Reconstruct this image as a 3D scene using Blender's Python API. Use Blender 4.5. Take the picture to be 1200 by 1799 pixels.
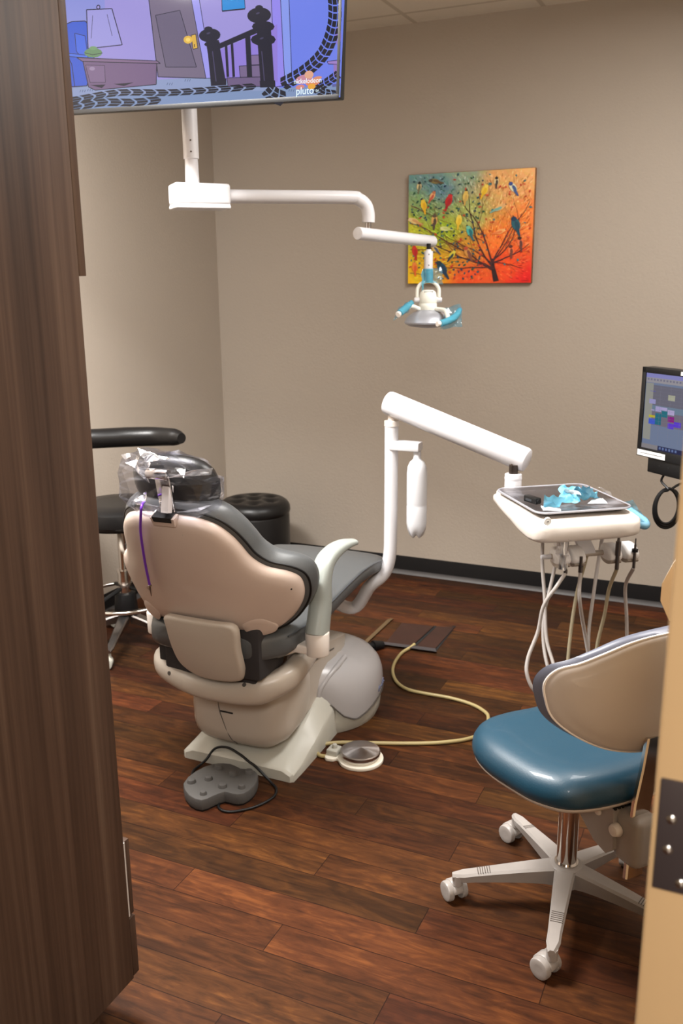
import bpy, bmesh, math, random
from mathutils.bvhtree import BVHTree
from mathutils import Vector, Matrix, noise
random.seed(7)
C = bpy.context.scene.collection
for o in list(bpy.data.objects): bpy.data.objects.remove(o)
V = Vector; PI = math.pi; R = math.radians
# ------------------------------------------------------------ camera
FPX = 1601.8; CAMH = 1.57
PITCH, ROLL, YAW = R(14.281), R(-0.5635), R(24.613)
_f = V((-math.sin(YAW)*math.cos(PITCH), math.cos(YAW)*math.cos(PITCH), -math.sin(PITCH)))
_r0 = V((math.cos(YAW), math.sin(YAW), 0)); _u0 = _r0.cross(_f)
_r = _r0*math.cos(ROLL)+_u0*math.sin(ROLL); _u = -_r0*math.sin(ROLL)+_u0*math.cos(ROLL)
cd = bpy.data.cameras.new('camera'); cam = bpy.data.objects.new('camera', cd); C.objects.link(cam)
cd.sensor_fit = 'VERTICAL'; cd.sensor_height = 36; cd.sensor_width = 24; cd.lens = 36*FPX/1799
m = Matrix((( _r.x, _u.x, -_f.x, 0), (_r.y, _u.y, -_f.y, 0), (_r.z, _u.z, -_f.z, CAMH), (0, 0, 0, 1)))
cam.matrix_world = m; cd.clip_start = .02
cd.dof.use_dof = True; cd.dof.focus_distance = 2.15; cd.dof.aperture_fstop = 5.6
bpy.context.scene.camera = cam
# ------------------------------------------------------------ world, exposure
sc = bpy.context.scene
sc.view_settings.view_transform = 'Standard'; sc.view_settings.look = 'None'
sc.view_settings.gamma = 1; sc.view_settings.exposure = 0.08; sc.view_settings.use_curve_mapping = False
w = bpy.data.worlds.new('world'); sc.world = w; w.use_nodes = True
w.node_tree.nodes['Background'].inputs[0].default_value = (1, .97, .93, 1)
w.node_tree.nodes['Background'].inputs[1].default_value = .1
# ceiling light fixtures (area lights sit in the troffers built below)
def area(name, loc, sx, sy, power, col, rot=(0, 0, 0)):
    l = bpy.data.lights.new(name, 'AREA'); l.shape = 'RECTANGLE'; l.size = sx; l.size_y = sy
    l.energy = power; l.color = col
    o = bpy.data.objects.new(name, l); C.objects.link(o); o.location = loc; o.rotation_euler = rot
    o['label'] = 'ceiling light'; return o
area('room_light', (-.10, 2.70, 2.70), .55, 1.15, 62, (1, .975, .945))
area('room_light', (-1.90, 1.88, 2.70), 1.15, .55, 190, (1, .975, .945))
area('hall_light', (.45, -1.25, 2.70), .55, 1.15, 105, (1, .955, .90))
# ------------------------------------------------------------ rays: a photo pixel to a point at a real depth or on a real plane
def ray(x, y): return _f+_r*((x-600)/FPX)-_u*((y-899.5)/FPX)
O = V((0, 0, CAMH))
def Pd(x, y, D): return O+ray(x, y)*D
def Pz(x, y, z): d = ray(x, y); return O+d*((z-CAMH)/d.z)
def Px(x, y, X): d = ray(x, y); return O+d*(X/d.x)
def Py(x, y, Y): d = ray(x, y); return O+d*(Y/d.y)
def Pn(x, y, p0, n): d = ray(x, y); return O+d*((p0-O).dot(n)/d.dot(n))
# ------------------------------------------------------------ materials
def lin(c):
    return tuple(((v/255)/12.92 if v/255 <= .04045 else ((v/255+.055)/1.055)**2.4) for v in c)
def newmat(name):
    m = bpy.data.materials.new(name); m.use_nodes = True
    return m, m.node_tree, m.node_tree.nodes['Principled BSDF']
def mat(name, rgb, rough=.5, metal=0, bump=0, bscale=200, var=0, vscale=3, coat=0, spec=.5, alpha=1, trans=0, sheen=0):
    m, t, b = newmat(name); c = lin(rgb)+(1,)
    b.inputs['Base Color'].default_value = c; b.inputs['Roughness'].default_value = rough
    b.inputs['Metallic'].default_value = metal; b.inputs['Coat Weight'].default_value = coat
    b.inputs['Specular IOR Level'].default_value = spec; b.inputs['Alpha'].default_value = alpha
    b.inputs['Transmission Weight'].default_value = trans
    tc = t.nodes.new('ShaderNodeTexCoord')
    if bump:
        n = t.nodes.new('ShaderNodeTexNoise'); n.inputs['Scale'].default_value = bscale; n.inputs['Detail'].default_value = 3
        t.links.new(tc.outputs['Object'], n.inputs['Vector'])
        bp = t.nodes.new('ShaderNodeBump'); bp.inputs['Strength'].default_value = bump; bp.inputs['Distance'].default_value = .002
        t.links.new(n.outputs['Fac'], bp.inputs['Height']); t.links.new(bp.outputs['Normal'], b.inputs['Normal'])
    if var:
        n = t.nodes.new('ShaderNodeTexNoise'); n.inputs['Scale'].default_value = vscale; n.inputs['Detail'].default_value = 6
        t.links.new(tc.outputs['Object'], n.inputs['Vector'])
        r = t.nodes.new('ShaderNodeValToRGB'); r.color_ramp.elements[0].position = .35; r.color_ramp.elements[1].position = .65
        r.color_ramp.elements[0].color = tuple(v*(1-var) for v in c[:3])+(1,); r.color_ramp.elements[1].color = tuple(min(1, v*(1+var)) for v in c[:3])+(1,)
        t.links.new(n.outputs['Fac'], r.inputs['Fac']); t.links.new(r.outputs['Color'], b.inputs['Base Color'])
    return m
class NT:
    def __init__(s, t): s.t = t
    def n(s, typ, **kw):
        nd = s.t.nodes.new(typ)
        for k, v in kw.items(): setattr(nd, k, v)
        return nd
    def link(s, a, b): s.t.links.new(a, b)
    def math(s, op, a, b=None, c=None):
        nd = s.t.nodes.new('ShaderNodeMath'); nd.operation = op
        for i, v in enumerate((a, b, c)):
            if v is None: continue
            if isinstance(v, (int, float)): nd.inputs[i].default_value = v
            else: s.t.links.new(v, nd.inputs[i])
        return nd.outputs[0]
def floor_material():
    m, t, b = newmat('plank_floor'); N = NT(t)
    tc = N.n('ShaderNodeTexCoord'); sp = N.n('ShaderNodeSeparateXYZ'); N.link(tc.outputs['Object'], sp.inputs[0])
    W_, L_ = .1032, 1.22
    yy = N.math('DIVIDE', N.math('SUBTRACT', sp.outputs['Y'], 1.62), W_)
    row = N.math('FLOOR', yy); fy = N.math('SUBTRACT', yy, row)
    wn = N.n('ShaderNodeTexWhiteNoise', noise_dimensions='1D'); N.link(row, wn.inputs['W'])
    xx = N.math('DIVIDE', N.math('ADD', sp.outputs['X'], N.math('MULTIPLY_ADD', row, .33, .963)), L_*.8)
    xi = N.math('FLOOR', xx); fx = N.math('SUBTRACT', xx, xi)
    cb = N.n('ShaderNodeCombineXYZ'); N.link(row, cb.inputs[0]); N.link(xi, cb.inputs[1])
    w2 = N.n('ShaderNodeTexWhiteNoise', noise_dimensions='2D'); N.link(cb.outputs[0], w2.inputs['Vector'])
    # grain, stretched along each plank and shifted per plank
    cg = N.n('ShaderNodeCombineXYZ')
    N.link(N.math('MULTIPLY', sp.outputs['X'], 2.2), cg.inputs[0]); N.link(N.math('MULTIPLY', sp.outputs['Y'], 22), cg.inputs[1])
    N.link(N.math('MULTIPLY', w2.outputs['Value'], 40), cg.inputs[2])
    g = N.n('ShaderNodeTexNoise'); g.inputs['Scale'].default_value = 1.6; g.inputs['Detail'].default_value = 9; g.inputs['Roughness'].default_value = .68
    g.inputs['Distortion'].default_value = .9
    N.link(cg.outputs[0], g.inputs['Vector'])
    cg2 = N.n('ShaderNodeCombineXYZ')
    N.link(N.math('MULTIPLY', sp.outputs['X'], 7), cg2.inputs[0]); N.link(N.math('MULTIPLY', sp.outputs['Y'], 20), cg2.inputs[1]); N.link(N.math('MULTIPLY', w2.outputs['Value'], 17), cg2.inputs[2])
    g2 = N.n('ShaderNodeTexNoise'); g2.inputs['Scale'].default_value = 1.3; g2.inputs['Detail'].default_value = 7; g2.inputs['Distortion'].default_value = 1.5; N.link(cg2.outputs[0], g2.inputs['Vector'])
    r = N.n('ShaderNodeValToRGB'); e = r.color_ramp.elements
    e[0].position = .30; e[0].color = lin((38, 22, 15))+(1,); e[1].position = .74; e[1].color = lin((106, 60, 27))+(1,)
    a = e.new(.44); a.color = lin((54, 30, 18))+(1,); a = e.new(.57); a.color = lin((74, 40, 21))+(1,)
    f = N.math('ADD', N.math('MULTIPLY', g.outputs['Fac'], .62), N.math('MULTIPLY', g2.outputs['Fac'], .38))
    f = N.math('ADD', f, N.math('MULTIPLY', N.math('SUBTRACT', w2.outputs['Value'], .5), .13))
    N.link(f, r.inputs['Fac'])
    hs = N.n('ShaderNodeHueSaturation'); N.link(r.outputs['Color'], hs.inputs['Color']); hs.inputs['Saturation'].default_value = .98
    N.link(N.math('MULTIPLY_ADD', N.math('FRACT', N.math('MULTIPLY', w2.outputs['Value'], 7.3)), .020, .495), hs.inputs['Hue'])
    N.link(N.math('MULTIPLY_ADD', w2.outputs['Value'], .18, .80), hs.inputs['Value'])
    ey = N.math('MINIMUM', fy, N.math('SUBTRACT', 1, fy)); ex = N.math('MULTIPLY', N.math('MINIMUM', fx, N.math('SUBTRACT', 1, fx)), L_*.8/W_)
    ed = N.math('MINIMUM', ey, ex); seam = N.math('LESS_THAN', ed, .012)
    mx = N.n('ShaderNodeMix', data_type='RGBA'); N.link(N.math('MULTIPLY', seam, .72), mx.inputs['Factor']); N.link(hs.outputs['Color'], mx.inputs['A'])
    mx.inputs['B'].default_value = lin((18, 10, 8))+(1,)
    N.link(mx.outputs['Result'], b.inputs['Base Color'])
    N.link(N.math('MULTIPLY_ADD', g.outputs['Fac'], .25, .30), b.inputs['Roughness'])
    b.inputs['Specular IOR Level'].default_value = .09
    bp = N.n('ShaderNodeBump'); bp.inputs['Strength'].default_value = .2; bp.inputs['Distance'].default_value = .0006
    N.link(N.math('SUBTRACT', N.math('MULTIPLY', g.outputs['Fac'], .5), seam), bp.inputs['Height']); N.link(bp.outputs['Normal'], b.inputs['Normal'])
    return m
def laminate_material():
    m, t, b = newmat('walnut_laminate'); N = NT(t)
    tc = N.n('ShaderNodeTexCoord'); mp = N.n('ShaderNodeMapping'); N.link(tc.outputs['Object'], mp.inputs[0])
    mp.inputs['Scale'].default_value = (85, 85, 1.1)
    g = N.n('ShaderNodeTexNoise'); g.inputs['Scale'].default_value = 1; g.inputs['Detail'].default_value = 7; g.inputs['Roughness'].default_value = .6; N.link(mp.outputs[0], g.inputs['Vector'])
    mp2 = N.n('ShaderNodeMapping'); N.link(tc.outputs['Object'], mp2.inputs[0]); mp2.inputs['Scale'].default_value = (9, 9, .35)
    g2 = N.n('ShaderNodeTexNoise'); g2.inputs['Scale'].default_value = 1; g2.inputs['Detail'].default_value = 3; N.link(mp2.outputs[0], g2.inputs['Vector'])
    r = N.n('ShaderNodeValToRGB'); e = r.color_ramp.elements
    e[0].position = .33; e[0].color = lin((50, 37, 30))+(1,); e[1].position = .68; e[1].color = lin((100, 82, 69))+(1,)
    a = e.new(.5); a.color = lin((74, 57, 47))+(1,)
    N.link(N.math('ADD', N.math('MULTIPLY', g.outputs['Fac'], .45), N.math('MULTIPLY', g2.outputs['Fac'], .55)), r.inputs['Fac'])
    N.link(r.outputs['Color'], b.inputs['Base Color']); b.inputs['Roughness'].default_value = .5; b.inputs['Specular IOR Level'].default_value = .15
    bp = N.n('ShaderNodeBump'); bp.inputs['Strength'].default_value = .12; bp.inputs['Distance'].default_value = .001
    N.link(g.outputs['Fac'], bp.inputs['Height']); N.link(bp.outputs['Normal'], b.inputs['Normal'])
    return m
def ceiling_material():
    m, t, b = newmat('ceiling_tile'); N = NT(t)
    tc = N.n('ShaderNodeTexCoord'); sp = N.n('ShaderNodeSeparateXYZ'); N.link(tc.outputs['Object'], sp.inputs[0])
    def grid(o, ph):
        v = N.math('FRACT', N.math('DIVIDE', N.math('SUBTRACT', o, ph), .61)); d = N.math('MINIMUM', v, N.math('SUBTRACT', 1, v)); return d
    d = N.math('MINIMUM', grid(sp.outputs['X'], -1.037), grid(sp.outputs['Y'], 4.32-.61))
    bar = N.math('LESS_THAN', d, .018)
    n = N.n('ShaderNodeTexNoise'); n.inputs['Scale'].default_value = 160; n.inputs['Detail'].default_value = 4; N.link(tc.outputs['Object'], n.inputs['Vector'])
    mx = N.n('ShaderNodeMix', data_type='RGBA'); N.link(bar, mx.inputs['Factor']); mx.inputs['A'].default_value = lin((214, 206, 192))+(1,); mx.inputs['B'].default_value = lin((188, 178, 162))+(1,)
    N.link(mx.outputs['Result'], b.inputs['Base Color']); b.inputs['Roughness'].default_value = .9
    bp = N.n('ShaderNodeBump'); bp.inputs['Strength'].default_value = .5; bp.inputs['Distance'].default_value = .003
    N.link(n.outputs['Fac'], bp.inputs['Height']); N.link(bp.outputs['Normal'], b.inputs['Normal'])
    return m
def attr_material(name, emit=0, rough=.5, bump=0):
    m, t, b = newmat(name)
    a = t.nodes.new('ShaderNodeVertexColor'); a.layer_name = 'Col'
    if emit:
        b.inputs['Base Color'].default_value = (.003, .003, .004, 1)
        t.links.new(a.outputs['Color'], b.inputs['Emission Color']); b.inputs['Emission Strength'].default_value = emit; b.inputs['Specular IOR Level'].default_value = .1
    else:
        t.links.new(a.outputs['Color'], b.inputs['Base Color'])
    b.inputs['Roughness'].default_value = rough
    if bump:
        n = t.nodes.new('ShaderNodeTexNoise'); n.inputs['Scale'].default_value = 300
        bp = t.nodes.new('ShaderNodeBump'); bp.inputs['Strength'].default_value = bump; bp.inputs['Distance'].default_value = .001
        t.links.new(n.outputs['Fac'], bp.inputs['Height']); t.links.new(bp.outputs['Normal'], b.inputs['Normal'])
    return m
def film_material(name, rgb, amount, rough=.12, white=.15, gloss=.3):
    """thin plastic film: mostly see-through, with sharp glints on its creases"""
    m = bpy.data.materials.new(name); m.use_nodes = True; t = m.node_tree; N = NT(t); t.nodes.clear()
    out = N.n('ShaderNodeOutputMaterial'); tr = N.n('ShaderNodeBsdfTransparent'); gl = N.n('ShaderNodeBsdfGlossy'); df = N.n('ShaderNodeBsdfTranslucent')
    d2 = N.n('ShaderNodeBsdfDiffuse')
    c = lin(rgb)+(1,); tr.inputs[0].default_value = tuple(1-(1-v)*.6 for v in c[:3])+(1,)
    gl.inputs['Color'].default_value = (1, 1, 1, 1); gl.inputs['Roughness'].default_value = rough; d2.inputs[0].default_value = c; df.inputs[0].default_value = c
    m0 = N.n('ShaderNodeMixShader'); m0.inputs[0].default_value = .5; N.link(d2.outputs[0], m0.inputs[1]); N.link(df.outputs[0], m0.inputs[2])
    m1 = N.n('ShaderNodeMixShader'); N.link(tr.outputs[0], m1.inputs[1]); N.link(m0.outputs[0], m1.inputs[2]); 
    tc = N.n('ShaderNodeTexCoord'); mp = N.n('ShaderNodeMapping'); mp.inputs['Scale'].default_value = (9, 9, 60); mp.inputs['Rotation'].default_value = (.2, .35, 0); N.link(tc.outputs['Object'], mp.inputs[0])
    n = N.n('ShaderNodeTexNoise'); n.inputs['Scale'].default_value = 1; n.inputs['Detail'].default_value = 4; N.link(mp.outputs[0], n.inputs['Vector'])
    st = N.math('MULTIPLY', N.math('MAXIMUM', N.math('SUBTRACT', n.outputs['Fac'], .56), 0), 7)
    N.link(N.math('MINIMUM', N.math('MULTIPLY_ADD', st, white, amount), .95), m1.inputs[0])
    m2 = N.n('ShaderNodeMixShader'); lw = N.n('ShaderNodeLayerWeight'); lw.inputs['Blend'].default_value = .3
    N.link(N.math('MULTIPLY_ADD', lw.outputs['Fresnel'], gloss, gloss*.1), m2.inputs[0])
    bp = N.n('ShaderNodeBump'); bp.inputs['Strength'].default_value = .7; bp.inputs['Distance'].default_value = .003; N.link(n.outputs['Fac'], bp.inputs['Height']); N.link(bp.outputs['Normal'], gl.inputs['Normal'])
    N.link(m1.outputs[0], m2.inputs[1]); N.link(gl.outputs[0], m2.inputs[2]); N.link(m2.outputs[0], out.inputs[0])
    return m
M = dict(
    wall=mat('painted_wall', (171, 160, 147), .85, bump=.55, bscale=95),
    hallwall=mat('hall_wall', (186, 170, 146), .85, bump=.4, bscale=95),
    base=mat('black_vinyl', (17, 16, 17), .5, spec=.3), base_lit=mat('cove_toe_lit', (70, 68, 68), .4),
    floor=floor_material(), lam=laminate_material(), ceil=ceiling_material(),
    tan=mat('tan_paint', (202, 168, 124), .4, bump=.08, bscale=60), cream=mat('cream_laminate', (240, 226, 204), .35),
    bronze=mat('dark_hinge_metal', (72, 63, 63), .42, metal=.3), screw=mat('screw_metal', (190, 184, 178), .25, metal=1),
    white=mat('white_enamel', (200, 199, 202), .28, coat=.2), offw=mat('warm_white_plastic', (218, 210, 202), .34),
    shell=mat('beige_shell_plastic', (190, 172, 160), .36, bump=.03, bscale=40, var=.02),
    putty=mat('putty_plastic', (172, 162, 150), .34, var=.03), plate=mat('base_casting', (172, 170, 160), .42, var=.03, vscale=6),
    grey=mat('cover_grey_plastic', (158, 155, 155), .3), vinyl=mat('grey_vinyl', (72, 74, 75), .38, bump=.1, bscale=260), 
    vinylD=mat('grey_vinyl_dark', (50, 53, 57), .36, bump=.1, bscale=260), armpad=mat('armrest_grey_green', (138, 143, 138), .38),
    black=mat('black_vinyl_upholstery', (20, 19, 19), .36, bump=.15, bscale=180, spec=.35), blackp=mat('black_plastic', (16, 16, 17), .42, spec=.3),
    cloth=mat('black_cloth', (40, 37, 38), .9), chrome=mat('chrome', (210, 205, 200), .12, metal=1), steel=mat('brushed_steel', (150, 146, 145), .28, metal=1),
    dsteel=mat('dark_steel', (98, 90, 86), .3, metal=1), blue=mat('teal_blue_vinyl', (14, 54, 72), .45, bump=.12, bscale=320, coat=.1),
    bluegrey=mat('slate_blue_vinyl', (92, 95, 108), .42, bump=.08, bscale=320), stoolshell=mat('stool_shell_plastic', (184, 174, 164), .42),
    stoolw=mat('stool_off_white', (150, 144, 139), .36, var=.05, vscale=14), scuff=mat('black_scuff', (70, 60, 52), .6),
    purple=mat('purple_cord', (112, 52, 190), .4), hose=mat('grey_hose', (176, 170, 166), .42), hoseY=mat('yellowed_hose', (168, 158, 132), .45),
    cord=mat('cream_tubing', (158, 142, 98), .4), pedal=mat('grey_rubber', (74, 72, 70), .7, bump=.5, bscale=500), ped2=mat('pedal_plate', (224, 218, 204), .4),
    film=film_material('clear_film', (226, 226, 234), .015, .10, .22), filmcrease=film_material('creased_clear_film', (236, 236, 240), .20, .14, 1.2, .8), filmblue=film_material('blue_film', (96, 186, 212), .62, .15, .3),
    filmlight=film_material('thin_blue_film', (130, 186, 208), .30, .12, .2), paper=mat('white_paper', (232, 238, 240), .7), bluesheet=mat('blue_sheet', (88, 156, 182), .5, bump=.4, bscale=120),
    silver=mat('silver_reflector', (176, 178, 186), .34, metal=.55), lightw=mat('light_housing', (222, 222, 212), .35),
    bottle=mat('bottle_plastic', (196, 197, 201), .35), logo=mat('logo_blue_grey', (110, 118, 150), .5), dark=mat('black_gap', (12, 10, 10), .8),
    hole=mat('hole_shadow_grey', (70, 64, 60), .8), sticker=mat('sticker_white', (232, 232, 228), .6), ink=mat('ink', (60, 60, 64), .7), plankred=mat('replacement_plank', (44, 21, 15), .4, var=.15, vscale=12),
    steeledge=mat('floor_plate_steel', (120, 120, 128), .3, metal=.9), woodstrip=mat('tan_strip', (84, 66, 42), .6), art=attr_material('canvas_paint', 0, .6, .3),
    tv=attr_material('tv_screen', 1.0, .09), mon=attr_material('monitor_screen', .62, .3), lamp=None, holderw=mat('bright_white_plastic', (240, 239, 238), .35))
ml, tl, bl = newmat('troffer_lens'); bl.inputs['Emission Color'].default_value = (1, .93, .84, 1); bl.inputs['Emission Strength'].default_value = 3.0; M['lamp'] = ml
mt_, tt_, bt_ = newmat('spun_steel')   # conical spun finish
bt_.inputs['Metallic'].default_value = 1; bt_.inputs['Base Color'].default_value = lin((190, 184, 182))+(1,); bt_.inputs['Roughness'].default_value = .3; bt_.inputs['Anisotropic'].default_value = .9
tg = tt_.nodes.new('ShaderNodeTangent'); tg.direction_type = 'RADIAL'; tg.axis = 'Z'; tt_.links.new(tg.outputs[0], bt_.inputs['Tangent']); M['spun'] = mt_
# ------------------------------------------------------------ objects
MW = {}
def tagset(o, label=None, cat=None, group=None, kind=None):
    for k, v in (('label', label), ('category', cat), ('group', group), ('kind', kind)):
        if v: o[k] = v
    return o
def thing(name, label, cat, loc=(0, 0, 0), rz=0, group=None):
    o = bpy.data.objects.new(name, None); C.objects.link(o); o.location = loc; o.rotation_euler = (0, 0, rz)
    o.empty_display_size = .05
    MW[o.name] = Matrix.Translation(V(loc)) @ Matrix.Rotation(rz, 4, 'Z'); return tagset(o, label, cat, group)
def obj(name, bm, material, parent=None, local=False, smooth=40, label=None, loc=None):
    """bm in world coordinates unless local: then in the root's own frame"""
    me = bpy.data.meshes.new(name)
    bmesh.ops.remove_doubles(bm, verts=bm.verts, dist=1e-6)
    bmesh.ops.recalc_face_normals(bm, faces=bm.faces)
    mw = MW[parent.name] if parent else (Matrix.Translation(V(loc)) if loc else Matrix.Identity(4))
    if not local: bm.transform(mw.inverted())
    if smooth:
        for f in bm.faces: f.smooth = True
    bm.to_mesh(me); bm.free()
    for mm in (material if isinstance(material, (list, tuple)) else [material]): me.materials.append(mm)
    if smooth: me.set_sharp_from_angle(angle=R(smooth))
    o = bpy.data.objects.new(name, me); C.objects.link(o)
    if parent: o.parent = parent
    elif loc: o.location = loc
    MW[o.name] = mw
    if label: o['label'] = label
    return o
# ---- shape helpers: each returns a bmesh
def nb(): return bmesh.new()
def merge(*bms):
    a = bms[0]
    for b in bms[1:]:
        me = bpy.data.meshes.new('tmp'); b.to_mesh(me); a.from_mesh(me); bpy.data.meshes.remove(me); b.free()
    return a
def setmi(bm, i):
    for f in bm.faces: f.material_index = i
    return bm
def box(x0, x1, y0, y1, z0, z1, bev=0, seg=2, mx=None):
    bm = nb(); bmesh.ops.create_cube(bm, size=1)
    for v in bm.verts: v.co = V((x0+(v.co.x+.5)*(x1-x0), y0+(v.co.y+.5)*(y1-y0), z0+(v.co.z+.5)*(z1-z0)))
    if bev: bmesh.ops.bevel(bm, geom=bm.edges[:], offset=bev, segments=seg, profile=.5, affect='EDGES')
    if mx is not None: bm.transform(mx)
    return bm
def loft(rings, cap0=True, cap1=True, closed=True):
    bm = nb(); rs = [[bm.verts.new(p) for p in r] for r in rings]; n = len(rings[0])
    for a, b in zip(rs, rs[1:]):
        for i in range(n if closed else n-1):
            try: bm.faces.new((a[i], a[(i+1) % n], b[(i+1) % n], b[i]))
            except ValueError: pass
    if closed:
        if cap0: bm.faces.new(rs[0][::-1])
        if cap1: bm.faces.new(rs[-1])
    return bm
def catmull(pts, n=8, closed=False):
    pts = [V(p) for p in pts]; out = []; N_ = len(pts)
    rng = range(N_) if closed else range(N_-1)
    for i in rng:
        p1, p2 = pts[i], pts[(i+1) % N_]
        p0 = pts[(i-1) % N_] if (closed or i > 0) else p1*2-p2
        p3 = pts[(i+2) % N_] if (closed or i < N_-2) else p2*2-p1
        for k in range(n):
            t = k/n
            out.append(.5*((2*p1)+(p2-p0)*t+(2*p0-5*p1+4*p2-p3)*t*t+(3*p1-p0-3*p2+p3)*t**3))
    if not closed: out.append(pts[-1])
    return out
def tube(pts, rad, seg=12, sm=8, caps=True, closed=False, flat=None):
    """round bar along a smooth path; rad: number or list along path"""
    path = catmull(pts, sm, closed) if sm else [V(p) for p in pts]
    n = len(path); rings = []; prev = None
    for i, p in enumerate(path):
        a = path[(i-1) % n] if (closed or i > 0) else p; b = path[(i+1) % n] if (closed or i < n-1) else p
        t = (b-a).normalized()
        if prev is None:
            up = V((0, 0, 1)) if abs(t.z) < .9 else V((1, 0, 0)); x = t.cross(up).normalized()
        else: x = (prev-t*prev.dot(t)).normalized()
        prev = x; y = t.cross(x).normalized()
        r = rad if not isinstance(rad, (list, tuple)) else rad[0]+(0) if len(rad) == 1 else None
        if r is None:
            s = i/(n-1)*(len(rad)-1); k = min(int(s), len(rad)-2); r = rad[k]*(1-(s-k))+rad[k+1]*(s-k)
        ry = r*(flat if flat else 1)
        rings.append([p+x*math.cos(2*PI*j/seg)*r+y*math.sin(2*PI*j/seg)*ry for j in range(seg)])
    if closed: rings.append(rings[0]); return loft(rings, False, False)
    return loft(rings, caps, caps)
def cyl(p0, p1, r, r1=None, seg=24, bev=0):
    p0, p1 = V(p0), V(p1); r1 = r if r1 is None else r1
    if not bev: return tube([p0, p1], [r, r1], seg, 0)
    d = (p1-p0).normalized()
    P = [p0, p0+d*bev*.3, p0+d*bev, p1-d*bev, p1-d*bev*.3, p1]; RR = [r-bev, r-bev*.3, r, r1, r1-bev*.3, r1-bev]
    x = d.cross(V((0, 0, 1)) if abs(d.z) < .9 else V((1, 0, 0))).normalized(); y = d.cross(x)
    return loft([[p+x*math.cos(2*PI*j/seg)*q+y*math.sin(2*PI*j/seg)*q for j in range(seg)] for p, q in zip(P, RR)])
def lathe(prof, c=(0, 0, 0), seg=32, axis='Z', squash=1):
    c = V(c)
    return loft([[c+V((r*math.cos(2*PI*j/seg), r*squash*math.sin(2*PI*j/seg), z)) for j in range(seg)] for r, z in prof])
def superring(cx, cz, wx, hz, y, e=4, n=32):
    out = []
    for j in range(n):
        a = 2*PI*j/n; c, s = math.cos(a), math.sin(a)
        out.append(V((cx+wx*math.copysign(abs(c)**(2/e), c), y, cz+hz*math.copysign(abs(s)**(2/e), s))))
    return out
def ybody(secs, n=32):
    """body along y: (y, cx, cz, halfw, halfh, exponent)"""
    return loft([superring(cx, cz, wx, hz, y, e, n) for y, cx, cz, wx, hz, e in secs])
def prism(poly, h0, h1, bev=0, seg=2):
    """closed 2D outline extruded in z, optional rounded edges"""
    bm = nb(); a = [bm.verts.new((p[0], p[1], h0)) for p in poly]; f = bm.faces.new(a)
    r = bmesh.ops.extrude_face_region(bm, geom=[f]); 
    for v in r['geom']:
        if isinstance(v, bmesh.types.BMVert): v.co.z = h1
    bmesh.ops.recalc_face_normals(bm, faces=bm.faces)
    if bev: 
        es = [e for e in bm.edges if abs(e.verts[0].co.z-e.verts[1].co.z) < 1e-6]
        bmesh.ops.bevel(bm, geom=es, offset=bev, segments=seg, profile=.5, affect='EDGES')
    return bm
def smooth2(pts, n=6): return [(p.x, p.y) for p in catmull([(a, b, 0) for a, b in pts], n, True)]
def inset2(pts, d):
    n = len(pts); out = []
    ar = sum(pts[i][0]*pts[(i+1) % n][1]-pts[(i+1) % n][0]*pts[i][1] for i in range(n))
    s = 1 if ar > 0 else -1
    for i in range(n):
        a, b = V(pts[i-1]), V(pts[(i+1) % n]); t = (b-a); t = t.normalized() if t.length > 1e-9 else V((1, 0))
        out.append((pts[i][0]-t.y*d*s, pts[i][1]+t.x*d*s))
    return out
def pillow(outline, layers, mp, cen):
    """layers: (inset, scale about cen, depth); mp(u,v,depth)->point"""
    rings = []
    for ins, sc_, dp in layers:
        o = inset2(outline, ins) if ins else outline
        rings.append([mp(cen[0]+(u-cen[0])*sc_, cen[1]+(v-cen[1])*sc_, dp) for u, v in o])
    return loft(rings)
def sheet(fn, nu=14, nv=14):
    bm = nb(); g = [[bm.verts.new(fn(i/nu, j/nv)) for j in range(nv+1)] for i in range(nu+1)]
    for i in range(nu):
        for j in range(nv): bm.faces.new((g[i][j], g[i+1][j], g[i+1][j+1], g[i][j+1]))
    return bm
def text_bm(s, size, mx, ext=.0004):
    cu = bpy.data.curves.new('t', 'FONT'); cu.body = s; cu.size = size; cu.extrude = ext; cu.align_x = 'CENTER'; cu.align_y = 'CENTER'; cu.resolution_u = 3
    o = bpy.data.objects.new('t', cu); C.objects.link(o); dg = bpy.context.evaluated_depsgraph_get(); dg.update()
    me = bpy.data.meshes.new_from_object(o.evaluated_get(dg)); bm = nb(); bm.from_mesh(me); bm.transform(mx)
    bpy.data.objects.remove(o); bpy.data.curves.remove(cu); bpy.data.meshes.remove(me); return bm
def frame(o, x, y):
    x = V(x).normalized(); y = V(y); y = (y-x*x.dot(y)).normalized(); z = x.cross(y)
    return Matrix(((x.x, y.x, z.x, o[0]), (x.y, y.y, z.y, o[1]), (x.z, y.z, z.z, o[2]), (0, 0, 0, 1)))
def surf(o, x, y, lift=0):
    """the point of object o's surface that the photo shows at pixel x, y, and its normal"""
    t = BVHTree.FromPolygons([MW[o.name] @ v.co for v in o.data.vertices], [list(p.vertices) for p in o.data.polygons])
    h = t.ray_cast(O, ray(x, y).normalized()); p, n = h[0], h[1]
    if p is None: return None, None
    if n.dot(O-p) < 0: n = -n
    return p+n*lift, n
def disc_on(name, o, x, y, r_, m, deep=.002):
    p, n = surf(o, x, y)
    if p: return obj(name, cyl(p-n*deep, p+n*.0006, r_, seg=18), m, o)
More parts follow.
